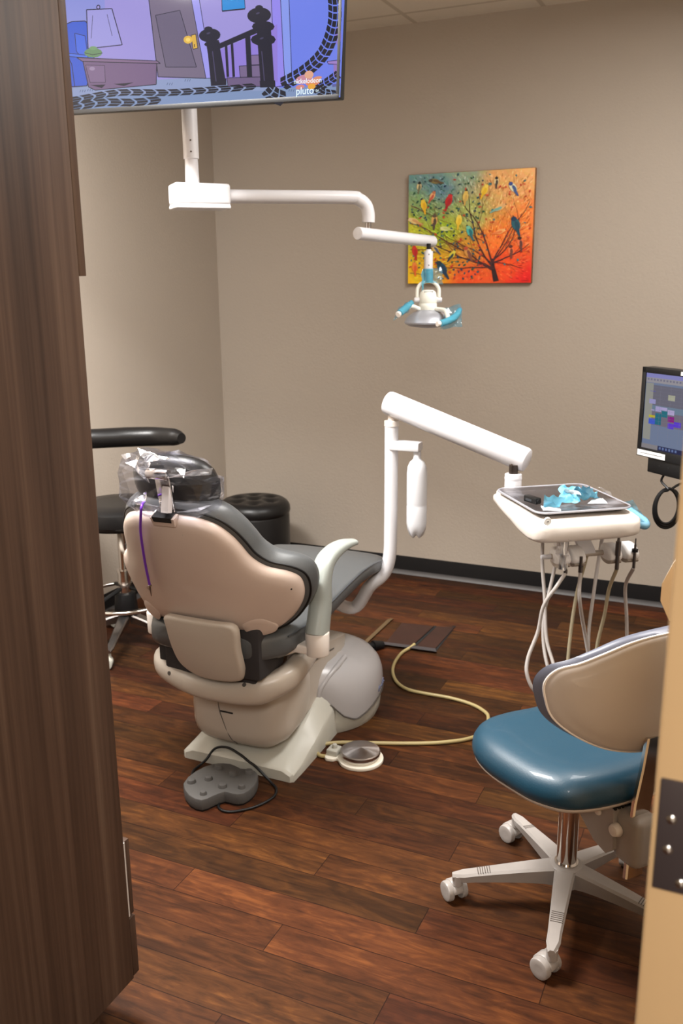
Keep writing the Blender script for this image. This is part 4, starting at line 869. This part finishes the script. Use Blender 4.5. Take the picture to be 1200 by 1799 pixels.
hose([HP[3]-V((0, 0, .03)), (1099, 1030, 2.94), (1101, 1090, 2.97), (1100, 1170, 3.0), (1085, 1250, 3.04), (1060, 1280, 3.06), (1038, 1200, 3.08), (1034, 1120, 3.08), (1042, 1050, 3.07), (1052, 980, 3.05), (1062, 925, 3.0)], M['hose'])
# water bottle on the post
obj('bottle_bracket', box(-1.19, -1.075, 3.005, 3.055, .975, 1.008, .006), Wt, du)
bx, by = -1.088, 3.03
bt = [(.002, .668), (.020, .662), (.026, .668), (.034, .690), (.0365, .71), (.0365, .775), (.0358, .778), (.0365, .782), (.0365, .895), (.034, .918), (.026, .936), (.016, .945), (.014, .95), (.014, .975)]
bb = lathe(bt, (bx, by, 0), 40)
for v in bb.verts:
    if v.co.z < .70: a = math.atan2(v.co.y-by, v.co.x-bx); v.co.z += .006*math.cos(5*a)
obj('water_bottle', bb, M['bottle'], du, smooth=50)
# tray and the things lying on it
tr = thing('instrument_tray', 'steel instrument tray under clear plastic on top of the delivery unit', 'tray', U(0, 0, .89), 0)
def rrect(w_, h_, r_, n=6):
    o_ = []
    for cx, cy, a0 in ((w_-r_, h_-r_, 0), (-w_+r_, h_-r_, 90), (-w_+r_, -h_+r_, 180), (w_-r_, -h_+r_, 270)):
        for k in range(n+1): a = R(a0+90*k/n); o_.append((cx+r_*math.cos(a), cy+r_*math.sin(a)))
    return o_
rt = rrect(.166, .150, .035)
def trm(u, v, d): return U(u-.01, v, .894+d)
obj('tray_pan', pillow(rt, [(.02, 1, -.004), (.012, 1, -.004), (0, 1, .007), (-.004, 1, .008), (-.005, 1, .006), (.002, 1, .005), (.014, 1, 0), (.03, 1, -.001), (0, .4, -.001), (0, .02, -.001)], trm, (0, 0)), M['steel'], tr, smooth=50)
obj('tray_rim', tube([trm(u, v, .0065) for u, v in rrect(.1705, .1545, .037, 5)], .0034, 8, 0, closed=True), M['silver'], tr)
rf = obj('plastic_wrap', sheet(lambda a, b: trm((a-.5)*.325, (b-.5)*.295, .0085+.003*noise.noise(V((a*14, b*14, 0)))+.006*max(0, abs(a-.5)*2-.8)), 26, 26), M['film'], tr, smooth=20)
for (c, D, s_) in ((((873, 860), (893, 856), (890, 868), (880, 868)), 3.02, 3), (((1050, 856), (1072, 862), (1078, 875), (1064, 868)), 2.98, 5)): film(list(c), D, M['filmcrease'], tr, 'plastic_wrap', seed=s_)
def ontray(px, py, dz=.0): return Pz(px, py, .903+dz)
sb = thing('sensor_block', 'small black plastic block lying on the left half of the tray', 'sensor', ontray(935, 880))
c = ontray(935, 883); mx = Matrix.Translation(c) @ Matrix.Rotation(R(-38), 4, 'Z')
obj('block_body', box(-.030, .030, -.011, .011, .0, .020, .004, 2, mx), M['blackp'], sb); obj('block_lens', cyl(mx @ V((.030, 0, .010)), mx @ V((.034, 0, .010)), .007, seg=16), M['blackp'], sb); obj('block_label', box(-.018, .01, -.0116, -.011, .006, .013, 0, 2, mx), M['vinylD'], sb)
def scrap(name, label, cat, cs_, mtl, seed, amp=.010, lift=.012, group=None, n=10):
    P = [ontray(px, py, dz) for px, py, dz in cs_]; cen = sum(P, V())/4
    def fn(u, v):
        p = P[0].lerp(P[1], u).lerp(P[3].lerp(P[2], u), v)
        k = noise.noise(p*34+V((seed*3.1, 0, 0))); p = p+V((noise.noise(p*50+V((seed, 0, 0)))*amp*.7, noise.noise(p*50+V((0, seed, 0)))*amp*.7, abs(k)*amp*1.6)); p.z = max(p.z, .9055); return p
    bm = sheet(fn, n, n); bmesh.ops.solidify(bm, geom=bm.faces[:], thickness=.0004)
    o = obj(name, bm, mtl, None, smooth=25, loc=tuple(cen)); tagset(o, label, cat, group); return o
scrap('blue_wrap', 'crumpled light blue plastic standing up at the middle of the tray', 'plastic wrap', [(955, 893, .0), (983, 894, .0), (992, 874, .028), (955, 874, .040)], M['bluesheet'], 1, .012)
scrap('paper_strip', 'white folded paper lying under the middle blue plastic at the near tray edge', 'paper', [(950, 890, 0), (984, 895, 0), (986, 899, 0), (954, 898, 0)], M['paper'], 2, .003)
scrap('blue_wrap', 'tangled blue and white plastic pouch lying in the rear centre of the tray', 'plastic wrap', [(984, 884, .0), (1018, 886, .0), (1026, 866, .022), (983, 856, .040)], M['bluesheet'], 3, .016)
scrap('paper_strip', 'white paper scrap tangled in the blue plastic at the tray centre', 'paper', [(993, 870, .018), (1020, 874, .02), (1018, 864, .034), (990, 858, .044)], M['paper'], 4, .008)
scrap('blue_wrap', 'tall peaked blue plastic pouch leaning at the right side of the tray', 'plastic wrap', [(1022, 882, .002), (1055, 876, .004), (1034, 856, .060), (1008, 864, .034)], M['bluesheet'], 5, .012)
scrap('paper_strip', 'white paper piece lying at the right near corner of the tray', 'paper', [(1032, 886, 0), (1068, 886, 0), (1060, 876, .004), (1040, 878, .006)], M['paper'], 6, .004)
# ============================================================ FLOOR THINGS
def wirecurve(name, pts, r_, mtl, parent): return obj(name, tube(pts, r_, 10, 7), mtl, parent)
fs = thing('foot_switch', 'grey rubber foot switch with eight round buttons in front of the chair base', 'foot pedal', (-1.43, 2.19, 0))
fo = smooth2([(-1.53, 2.125), (-1.536, 2.20), (-1.508, 2.266), (-1.455, 2.288), (-1.41, 2.276), (-1.375, 2.286), (-1.338, 2.262), (-1.318, 2.20), (-1.326, 2.15), (-1.355, 2.135), (-1.385, 2.135), (-1.405, 2.10), (-1.425, 2.066), (-1.475, 2.074)], 2)
obj('switch_body', merge(prism(fo, .004, .042, .005), setmi(prism(inset2(fo, .002), 0, .006), 1)), [M['pedal'], M['blackp']], fs, smooth=40)
for i, (x, y) in enumerate(((-1.509, 2.140), (-1.469, 2.176), (-1.477, 2.248), (-1.412, 2.230), (-1.371, 2.260), (-1.405, 2.156), (-1.347, 2.175), (-1.437, 2.096))):
    r_ = (.0125, .0115, .0125, .0125, .0125, .0125, .0095, .0095)[i]; b = lathe([(r_+.0025, .040), (r_+.001, .047), (r_-.001, .052), (r_-.003, .053), (.0005, .0525)], (x, y, 0), 20); obj('button', b, M['pedal'], fs)
wirecurve('cable', [V((x, y, .0045)) for x, y in ((-1.52, 2.17), (-1.575, 2.24), (-1.580, 2.29))]+[V((-1.565, 2.31, .02)), V((-1.545, 2.335, .052)), V((-1.50, 2.34, .064)), V((-1.44, 2.325, .058)), V((-1.40, 2.31, .050)), V((-1.365, 2.298, .044)), V((-1.31, 2.29, .008))]+[V((x, y, .0045)) for x, y in ((-1.275, 2.265), (-1.262, 2.215), (-1.290, 2.145), (-1.345, 2.095), (-1.385, 2.10), (-1.40, 2.13))], .0042, M['blackp'], fs)
fc = thing('foot_control', 'round spun steel foot pedal on a white plate beside the chair base', 'foot pedal', (-1.12, 2.53, 0))
cx, cy = -1.105, 2.545
pl = smooth2([(cx+.078*math.cos(a), cy+.078*math.sin(a)) for a in [R(k) for k in range(-150, 150, 30)]]+[(cx-.098, cy+.030), (cx-.118, cy-.008), (cx-.108, cy-.05), (cx-.08, cy-.05)], 5)
obj('base_plate', prism(pl, 0, .012, .003), M['ped2'], fc)
obj('pedal_disc', lathe([(.060, .020), (.066, .022), (.068, .030), (.067, .036), (.064, .039), (.045, .042), (.02, .0455), (.001, .047)], (cx, cy, 0), 64), M['spun'], fc, smooth=25)
obj('disc_skirt', lathe([(.060, .010), (.063, .022), (.058, .022)], (cx, cy, 0), 40), M['ped2'], fc)
obj('hose_block', merge(box(cx-.112, cx-.072, cy-.035, cy+.012, .010, .032, .005), cyl((cx-.09, cy-.01, .03), (cx-.09, cy-.01, .045), .009, .008, 16, .002)), M['plate'], fc)
cp = [(728, 1132), (722, 1137), (706, 1147), (694, 1163), (690, 1180), (697, 1198), (716, 1211), (745, 1218), (790, 1226), (825, 1236), (847, 1247), (858, 1260), (850, 1285), (822, 1298), (780, 1304), (740, 1306), (690, 1306), (640, 1305), (600, 1304.5), (572, 1307), (558, 1312), (556, 1320), (562, 1327), (572, 1329)]
obj('tubing', tube([Pz(px, py, .0075) for px, py in cp], .0068, 10, 6), M['cord'], fc, label='cream coloured tubing curling over the floor')
# floor trench cover by the chair foot
fh = thing('floor_cover', 'cut brown floor boards with steel edge strip over the service trench', 'floor cover', (-1.30, 3.68, 0))
obj('board', loft([[Pz(px, py, z) for px, py in ((676, 1131), (722, 1136), (762, 1100), (706, 1094))] for z in (.0002, .006)]), M['plankred'], fh, smooth=0); obj('board', loft([[Pz(px, py, z) for px, py in ((732, 1135), (764, 1140), (798, 1102), (768, 1100))] for z in (.0002, .005)]), M['plankred'], fh, smooth=0)
obj('dark_slot', loft([[Pz(px, py, z) for px, py in ((672, 1132), (766, 1145), (801, 1100), (796, 1099), (764, 1139), (732, 1134), (768, 1100), (762, 1099), (722, 1135), (680, 1129))] for z in (.0002, .0015)]), M['dark'], fh, smooth=0)
obj('edge_strip', loft([[Pz(px, py, z) for px, py in ((671, 1127), (765, 1139), (767, 1145), (673, 1132))] for z in (.003, .012)]), M['steeledge'], fh, smooth=0)
cr_ = thing('floor_strip', 'narrow tan strip lying on the floor under the leg rest', 'strip', Pz(662, 1107, 0))
obj('strip_body', loft([[Pz(px, py, z) for px, py in ((638, 1128), (645, 1129), (688, 1089), (682, 1087))] for z in (.0, .006)]), M['woodstrip'], cr_, smooth=0)
obj('strip_end', loft([[Pz(px, py, z) for px, py in ((683, 1088.5), (687, 1090), (691, 1087), (686, 1085.5))] for z in (.0, .007)]), M['woodstrip'], cr_, smooth=0)
rh = thing('dark_floor_tube', 'dark tube lying on the floor from the chair base to the trench', 'cable', Pz(640, 1138, 0))
obj('sleeve', tube([Pz(575, 1128, .03), Pz(605, 1136, .025), Pz(640, 1137, .022), Pz(668, 1133, .016)], [.02, .02, .02, .014], 12), M['blackp'], rh); obj('sleeve_cuff', tube([Pz(655, 1135, .02), Pz(672, 1133, .014)], [.024, .018], 14, 2), M['blackp'], rh)  # dark tapering tube along the floor with a wider end
# ============================================================ BLUE OPERATOR STOOL
def star_leg(ang, hubr, tip, ztop0, ztop1, w0, w1, d0, d1, n=9):
    c, s = math.cos(ang), math.sin(ang); X = V((c, s, 0)); Y = V((-s, c, 0)); rings = []
    for i in range(n+1):
        t = i/n; r_ = hubr+(tip-hubr)*t; w_ = w0+(w1-w0)*min(1, t*1.3)+.0; zt = ztop0+(ztop1-ztop0)*t**1.15; dd = d0+(d1-d0)*t**.7
        if i == n: w_ *= .55; dd *= .8
        rings.append([X*r_+Y*a+V((0, 0, b)) for a, b in ((-w_, zt-.006), (-w_+.005, zt), (w_-.005, zt), (w_, zt-.006), (w_*.72, zt-dd), (-w_*.72, zt-dd))])
    return loft(rings)
def caster(parent, pos, head, r_, mtl, mw_, sz=1.0, stem=.075):
    """twin wheel castor: hood with two wheels, in root-local coordinates"""
    H = Matrix.Translation(V((pos[0], pos[1], 0))) @ Matrix.Rotation(head, 4, 'Z')   # local x: rolling direction, offset back
    off = -.016*sz
    prof = [(-.95, -.35), (-1.08, .0), (-.98, .5), (-.6, .92), (0, 1.1), (.55, .95), (.95, .52), (1.02, .1), (.6, .3), (0, .55), (-.5, .3)]
    prof = smooth2(prof, 3)
    hood = loft([[H @ V((off+a*r_*k, w_, r_+b*r_*k)) for a, b in prof] for w_, k in ((-.014*sz, .93), (-.012*sz, 1), (.012*sz, 1), (.014*sz, .93))])
    hood = merge(hood, tube([H @ V((0, 0, r_)), H @ V((0, 0, stem))], .007*sz, 12, 0))
    obj('caster_hood', hood, mtl, parent, local=True, smooth=50)
    for s_ in (-1, 1):
        wl = loft([[H @ V((off+r_*k*math.cos(a), s_*w_*sz, r_+r_*k*math.sin(a))) for a in [2*PI*j/28 for j in range(28)]] for w_, k in ((.012, .93), (.014, 1), (.024, 1), (.0275, .94), (.029, .80), (.028, .4), (.0285, .05))])
        obj('caster_wheel', wl, mw_, parent, local=True, smooth=40)
SF = math.atan2(.63, -.78); SC = V((-.334, 2.09, 0))
bs = thing('operator_stool', 'wheeled stool with teal blue seat and beige backrest shell beside the open door', 'stool', SC, SF)
sw = M['stoolw']; H_ = .118
obj('hub', lathe([(.030, .062), (.040, .066), (.044, .10), (.042, .117), (.036, .121), (.002, .121)], (0, 0, 0), 32), sw, bs, local=True)
angw = [202.6, 275, 130.5, 59, 346.6]
for k, aw in enumerate(angw):
    al = R(aw)-SF; Rr = .276
    lg = obj('leg', star_leg(al, .028, Rr+.014, .119, .084, .026, .0165, .055, .022), sw, bs, local=True, smooth=30)
    c, s = math.cos(al), math.sin(al)
    obj('leg_tip', cyl((c*Rr, s*Rr, .052), (c*Rr, s*Rr, .080), .0135, seg=20), sw, lg, local=True)
    for q in range(6 if k < 2 else 3):
        rr_ = .145+.006*q+(.03 if k == 1 else .05); zt = .119-.035*((rr_-.028)/(Rr-.014))**1.15
        obj('scuff_mark', box(-.0009, .0009, -.0145, .0145, zt-.0012, zt+.0006, 0, 2, Matrix.Rotation(al, 4, 'Z') @ Matrix.Translation(V((rr_, 0, 0)))), M['scuff'], lg, local=True, smooth=0)
    caster(lg, (c*Rr, s*Rr), al+R((115, 60, 200, 20, 300)[k]), .0265, sw, M['stoolw'], 1.0, .07)
obj('gas_lift', merge(cyl((0, 0, .12), (0, 0, .30), .0255, seg=32), cyl((0, 0, .118), (0, 0, .126), .030, seg=32), cyl((0, 0, .29), (0, 0, .42), .019, seg=24)), M['chrome'], bs, local=True)
so = smooth2([(.165, 0), (.17, .08), (.155, .165), (.10, .222), (.02, .245), (-.08, .240), (-.15, .228), (-.212, .192), (-.240, .12), (-.246, 0), (-.240, -.12), (-.212, -.19), (-.15, -.228), (-.08, -.240), (.02, -.245), (.10, -.222), (.155, -.165), (.17, -.08)], 4)
def sm_(u, v, d): return V((u, v+.006, .434+d+.008*(u/.2)**2*(u < 0)-.002*max(0, u-.04)/.13-.006*math.cos(v*14)*.5))
obj('seat_cushion', pillow(so, [(.012, 1, -.002), (.004, 1, .000), (-.001, 1, .010), (-.003, 1, .022), (-.001, 1, .036), (.007, 1, .050), (.020, 1, .062), (.040, 1, .070), (.07, 1, .0745), (0, .5, .072), (0, .25, .070), (0, .02, .070)], sm_, (-.05, 0)), M['blue'], bs, local=True, smooth=80)
obj('seat_pan', pillow(so, [(.03, 1, -.014), (.012, 1, -.012), (.004, 1, -.004), (.004, 1, .001), (.02, 1, .002)], sm_, (-.05, 0)), M['stoolshell'], bs, local=True, smooth=50)
# tilt mechanism and post
mb = [(-.05, .425), (-.13, .440), (-.175, .438), (-.225, .418), (-.23, .32), (-.21, .30), (-.17, .31), (-.10, .365), (-.03, .395)]
obj('mechanism', loft([[V((a, w_*1.0, b)) for a, b in mb] for w_ in (-.015, .075)]), sw, bs, local=True, smooth=30)
obj('mechanism_lip', box(-.195, -.12, -.02, .08, .425, .442, .005), sw, bs, local=True)
obj('louvre', merge(*[box(-.228, -.200, -.01+.011*i, -.004+.011*i, .418, .426) for i in range(8)]), M['dark'], bs, local=True)
ph = box(-.290, -.210, -.004, .064, .290, .420, .022, 5); obj('post_housing', ph, sw, bs, local=True, smooth=50)
for z in (.32, .39): obj('screw', cyl((-.292, .018, z), (-.288, .018, z), .006, seg=14), M['offw'], bs, local=True)
obj('knob', merge(cyl((-.232, .064, .372), (-.232, .082, .372), .017, .014, 20, .004), cyl((-.18, .075, .392), (-.18, .082, .392), .010, .009, 16, .002)), M['offw'], bs, local=True, smooth=40)
obj('tension_knob', cyl((-.25, -.004, .37), (-.25, -.045, .37), .022, .020, 20, .004), sw, bs, local=True)
obj('back_post', loft([[V((x+a, b+.03, z)) for a, b in ((-.007, -.022), (-.004, -.026), (.004, -.026), (.007, -.022), (.007, .022), (.004, .026), (-.004, .026), (-.007, .022))] for x, z in ((-.252, .255), (-.254, .33), (-.262, .45), (-.276, .54), (-.285, .62))]), M['chrome'], bs, local=True, smooth=30)
# backrest: wide curved shell
bo2 = [(0, .868), (.07, .864), (.12, .850), (.165, .822), (.20, .797), (.232, .778), (.246, .745), (.240, .705), (.222, .66), (.18, .62), (.12, .588), (.05, .572), (0, .570)]
bo2 = smooth2(bo2+[(-u, v) for u, v in bo2[1:-1][::-1]], 5)
def sb_(u, v, d): 
    k = (abs(u)/.256); return V((-.287+.125*k**2.0-d*(1-.25*k), u-math.copysign(.25*k*d, u)*-1, v+0.0))+V((-(v-.7)*.22, 0, 0))
obj('backrest_shell', pillow(bo2, [(0, 1, -.010), (-.001, 1, 0), (.003, 1, .005), (.012, 1, .010), (.018, 1, .011), (.024, 1, .015), (.04, 1, .019), (0, .6, .024), (0, .3, .026), (0, .02, .026)], sb_, (0, .71)), M['stoolshell'], bs, local=True, smooth=60)
obj('edge_piping', tube([sb_(u, v, -.002) for u, v in inset2(bo2, -.0015)], .0028, 8, 0, closed=True), M['offw'], bs, local=True)
obj('backrest_cushion', pillow(bo2, [(.01, 1, -.006), (0, 1, -.010), (-.003, 1, -.020), (-.004, 1, -.032), (.004, 1, -.046), (.02, 1, -.054), (0, .5, -.05), (0, .02, -.045)], sb_, (0, .71)), M['bluegrey'], bs, local=True, smooth=60)
# ============================================================ BLACK ASSISTANT STOOL
AC = V((-2.40, 2.985, 0)); AC = V((-2.452, 3.06, 0))
asx = thing('assistant_stool', 'black padded assistant stool with chrome foot ring against the left wall', 'stool', AC, 0)
obj('seat', lathe([(.15, .57), (.185, .572), (.20, .585), (.203, .61), (.195, .638), (.17, .654), (.10, .658), (.002, .656)], AC, 40), M['black'], asx)
obj('seat_frame', merge(lathe([(.16, .558), (.165, .57)], AC, 30), box(AC.x-.14, AC.x+.14, AC.y-.03, AC.y+.03, .535, .56, .005)), M['blackp'], asx)
obj('tilt_lever', tube([AC+V((.02, -.03, .57)), AC+V((.07, -.10, .555)), AC+V((.10, -.13, .50)), AC+V((.105, -.12, .47))], .008, 10), M['putty'], asx)
obj('column', merge(cyl(AC+V((0, 0, .33)), AC+V((0, 0, .57)), .018), cyl(AC+V((0, 0, .24)), AC+V((0, 0, .35)), .028), cyl(AC+V((0, 0, .345)), AC+V((0, 0, .352)), .031)), M['chrome'], asx)
obj('base_hub', cyl(AC+V((0, 0, .155)), AC+V((0, 0, .25)), .052, .045, 28, .006), M['blackp'], asx)
fr_ = [AC+V((.21*math.cos(2*PI*k/24), .21*math.sin(2*PI*k/24), .225)) for k in range(24)]
obj('foot_ring', tube(fr_, .0095, 10, 2, closed=True), M['chrome'], asx)
for k in range(3): a = R(20+120*k); obj('ring_spoke', tube([AC+V((0, 0, .275)), AC+V((.2*math.cos(a), .2*math.sin(a), .227))], .009, 8, 2), M['blackp'], asx)
for k in range(5):
    a = R(-70+72*k); Rr = .255
    b = star_leg(a, .03, Rr+.012, .155, .085, .024, .017, .045, .018)
    lg = obj('leg', b, M['steel'], asx, local=True, smooth=30); caster(lg, (Rr*math.cos(a), Rr*math.sin(a)), a+R(100), .026, M['plate'], M['plate'], .9, .075)
# wrap-round arm on its bracket
ap = [(AC.x-.30, AC.y-.40, .93), (AC.x-.26, AC.y-.22, .935), (AC.x-.10, AC.y-.02, .94), (AC.x+.08, AC.y+.10, .94), (AC.x+.20, AC.y+.13, .935), (AC.x+.275, AC.y+.12, .932)]
ap = [tuple(Pd(100, 772, 3.72)), tuple(Pd(160, 771, 3.76)), tuple(Pd(220, 768, 3.82)), tuple(Pd(270, 767, 3.84)), tuple(Pd(306, 768, 3.80)), tuple(Pd(319, 770, 3.77))]
obj('torso_arm', tube(ap, [.038, .041, .042, .041, .036, .022], 20, 7), M['black'], asx)
q0 = V(ap[0])
obj('arm_bracket', merge(tube([AC+V((-.02, -.02, .575)), AC+V((-.10, -.16, .57)), V((q0.x, q0.y-.0, .60)), V((q0.x, q0.y, .75)), q0], .013, 10, 6)), M['blackp'], asx)
# ============================================================ OTTOMAN
OC = V((-2.375, 4.075, 0)); OR = .185
ot = thing('ottoman', 'round black leather ottoman with buttoned top in the far corner', 'ottoman', OC)
rings = []; n = 48; bts = [(.0, .0)]+[(.10*math.cos(R(60*k)), .10*math.sin(R(60*k))) for k in range(6)]
for r_, z in ((OR, .02), (OR+.001, .10), (OR+.001, .37), (OR-.002, .378), (OR+.004, .386), (OR+.006, .40), (OR+.003, .42), (OR-.01, .438), (.16, .448), (.14, .452), (.12, .453), (.10, .454), (.08, .455), (.06, .455), (.04, .455), (.02, .455), (.003, .455)):
    ring = []
    for j in range(n):
        a = 2*PI*j/n; x, y = r_*math.cos(a), r_*math.sin(a); dz = 0
        if z > .43: dz = -sum(.022*math.exp(-((x-p)**2+(y-q_)**2)/.0007) for p, q_ in bts)
        ring.append(OC+V((x, y, z+dz)))
    rings.append(ring)
obj('body', loft(rings), M['black'], ot, smooth=50)
for p, q_ in bts: obj('button', lathe([(.001, .446), (.006, .444), (.008, .438)], OC+V((p, q_, -.004)), 14), M['blackp'], ot)
for k in range(4): a = R(45+90*k); obj('foot', cyl(OC+V((.13*math.cos(a), .13*math.sin(a), 0)), OC+V((.13*math.cos(a), .13*math.sin(a), .022)), .018), M['blackp'], ot)
# ============================================================ MONITOR
mR = V((.759, -.651, 0)).normalized(); mN = V((-.651, -.759, 0)).normalized(); mTL = Pd(1130, 644, 3.0)
mn = thing('computer_monitor', 'black computer monitor with coloured schedule grid, half hidden by the open door', 'monitor', mTL+mR*.22-V((0, 0, .15)))
MWd, MH = .42, .295
def mp_(u, v, d): return mTL+mR*u-V((0, 0, v))+mN*d
obj('casing', merge(slab(mp_, 0, MWd, 0, MH, -.045, -.003, .004), slab(mp_, 0, MWd, 0, .018, -.004, .002, .001), slab(mp_, 0, MWd, MH-.03, MH, -.004, .002, .001), slab(mp_, 0, .016, 0, MH, -.004, .002, .001), slab(mp_, MWd-.016, MWd, 0, MH, -.004, .002, .001)), M['blackp'], mn)
A = Art(mTL-mN*.0028, mN, .00002)
def mpoly(c4, c): # u,v rectangle in metres
    u0, v0, u1, v1 = c4; A.k += 1; f = A.bm.faces.new([A.bm.verts.new(mp_(u, v, -.0028)+A.n*A.k*A.step) for u, v in ((u0, v0), (u1, v0), (u1, v1), (u0, v1))])
    for l in f.loops: l[A.col] = lin(c)+(1,)
def muv(x, y): p = Pn(x/5.29+1060, y/5.29+620, mTL, mN)-mTL; return p.dot(mR), -p.z
def mr(x0_, y0_, x1_, y1_, c):
    a, b = muv(x0_, y0_), muv(x1_, y1_); mpoly((a[0], a[1], b[0], b[1]), c)
mpoly((.016, .018, MWd-.016, MH-.03), (126, 140, 170))
mpoly((.016, .018, MWd-.016, .032), (150, 150, 214)); mpoly((.016, .032, MWd-.016, .048), (170, 166, 172))
for i in range(22): mpoly((.022+.014*i, .035, .030+.014*i, .041), (130, 128, 150))
mpoly((.018, .050, .052, .235), (164, 164, 156)); mpoly((.052, .055, MWd-.02, .12), (118, 116, 132)); mpoly((.052, .12, MWd-.02, .14), (120, 142, 164)); mpoly((.052, .14, MWd-.02, .185), (128, 120, 136))
for x_, y_, w_, h_, c in ((430, 350, 52, 12, (96, 90, 196)), (425, 425, 55, 55, (172, 168, 220)), (600, 392, 60, 66, (190, 190, 166)), (482, 495, 50, 60, (186, 176, 226)), (536, 505, 52, 40, (192, 182, 230)), (595, 530, 58, 60, (198, 184, 230)), (480, 556, 48, 128, (26, 118, 140)), (540, 540, 48, 70, (26, 122, 140)),
        (420, 573, 55, 32, (212, 200, 30)), (418, 605, 55, 66, (70, 100, 222)), (597, 590, 54, 66, (150, 20, 140)), (595, 652, 52, 66, (104, 62, 226)), (652, 642, 62, 66, (100, 62, 228)), (440, 520, 30, 20, (182, 170, 210))):
    mr(x_, y_, x_+w_, y_+h_*.93, c)
for k in range(7): mpoly((.085+.045*k, .055, .0856+.045*k, .235), (150, 146, 160))
for k in range(14): mpoly((.056, .062+.012*k, MWd-.02, .0624+.012*k), (134, 140, 160))
mpoly((.016, MH-.045, .09, MH-.03), (150, 146, 150)); mpoly((.09, MH-.045, MWd-.016, MH-.03), (40, 44, 84))
for k in range(6): mpoly((.096+.014*k, MH-.042, .104+.014*k, MH-.034), (110, 130, 180))
obj('screen', A.bm, M['mon'], mn, smooth=0)
obj('sticker', slab(mp_, .004, .130, MH-.022, MH-.003, .0015, .0028, 0), M['sticker'], mn, label='white label strip below the screen'); obj('sticker_print', slab(mp_, .018, .118, MH-.0135, MH-.0115, .0028, .0031, 0), M['ink'], mn)
obj('sticker', slab(mp_, .17, .26, .003, .015, .0015, .0028, 0), M['sticker'], mn); obj('sticker_print', slab(mp_, .185, .25, .008, .010, .0028, .0031, 0), M['ink'], mn)
obj('mount_box', slab(mp_, .045, .32, MH-.002, MH+.05, -.04, -.006, .004), M['blackp'], mn)
for u in (.10, .14): obj('screw', slab(mp_, u-.001, u+.001, MH+.02, MH+.022, -.006, -.0052, 0), M['vinylD'], mn)
ce = mp_(.36, .15, -.05); obj('wall_arm', tube([ce, ce-mN*.06, V((XR-.12, ce.y+.15, ce.z)), V((XR, ce.y+.15, ce.z))], .018, 12, 4), M['blackp'], mn)
cz = Pd(1172, 890, 3.02); cp0 = Pd(1166, 838, 3.02)
loops = []
for k in range(3):
    rx, rz = .036+.005*k, .058+.005*k
    for j in range(12): a = 2*PI*j/12+PI/2; loops.append(cz+_r0*(rx*math.cos(a)+.002*k)+V((0, 0, rz*math.sin(a)-.004*k))+fwd*.004*k)
cable = [mp_(.085, MH+.045, -.02), cp0+V((0, 0, .01)), cp0+V((-.006, 0, -.015))]+loops+[cz+V((.01, .0, .06)), cz+_r0*.05+V((0, 0, .08)), mp_(.30, MH+.04, -.02)]
obj('cable', tube(cable, .0042, 8, 5), M['blackp'], mn, label='coiled black cable')
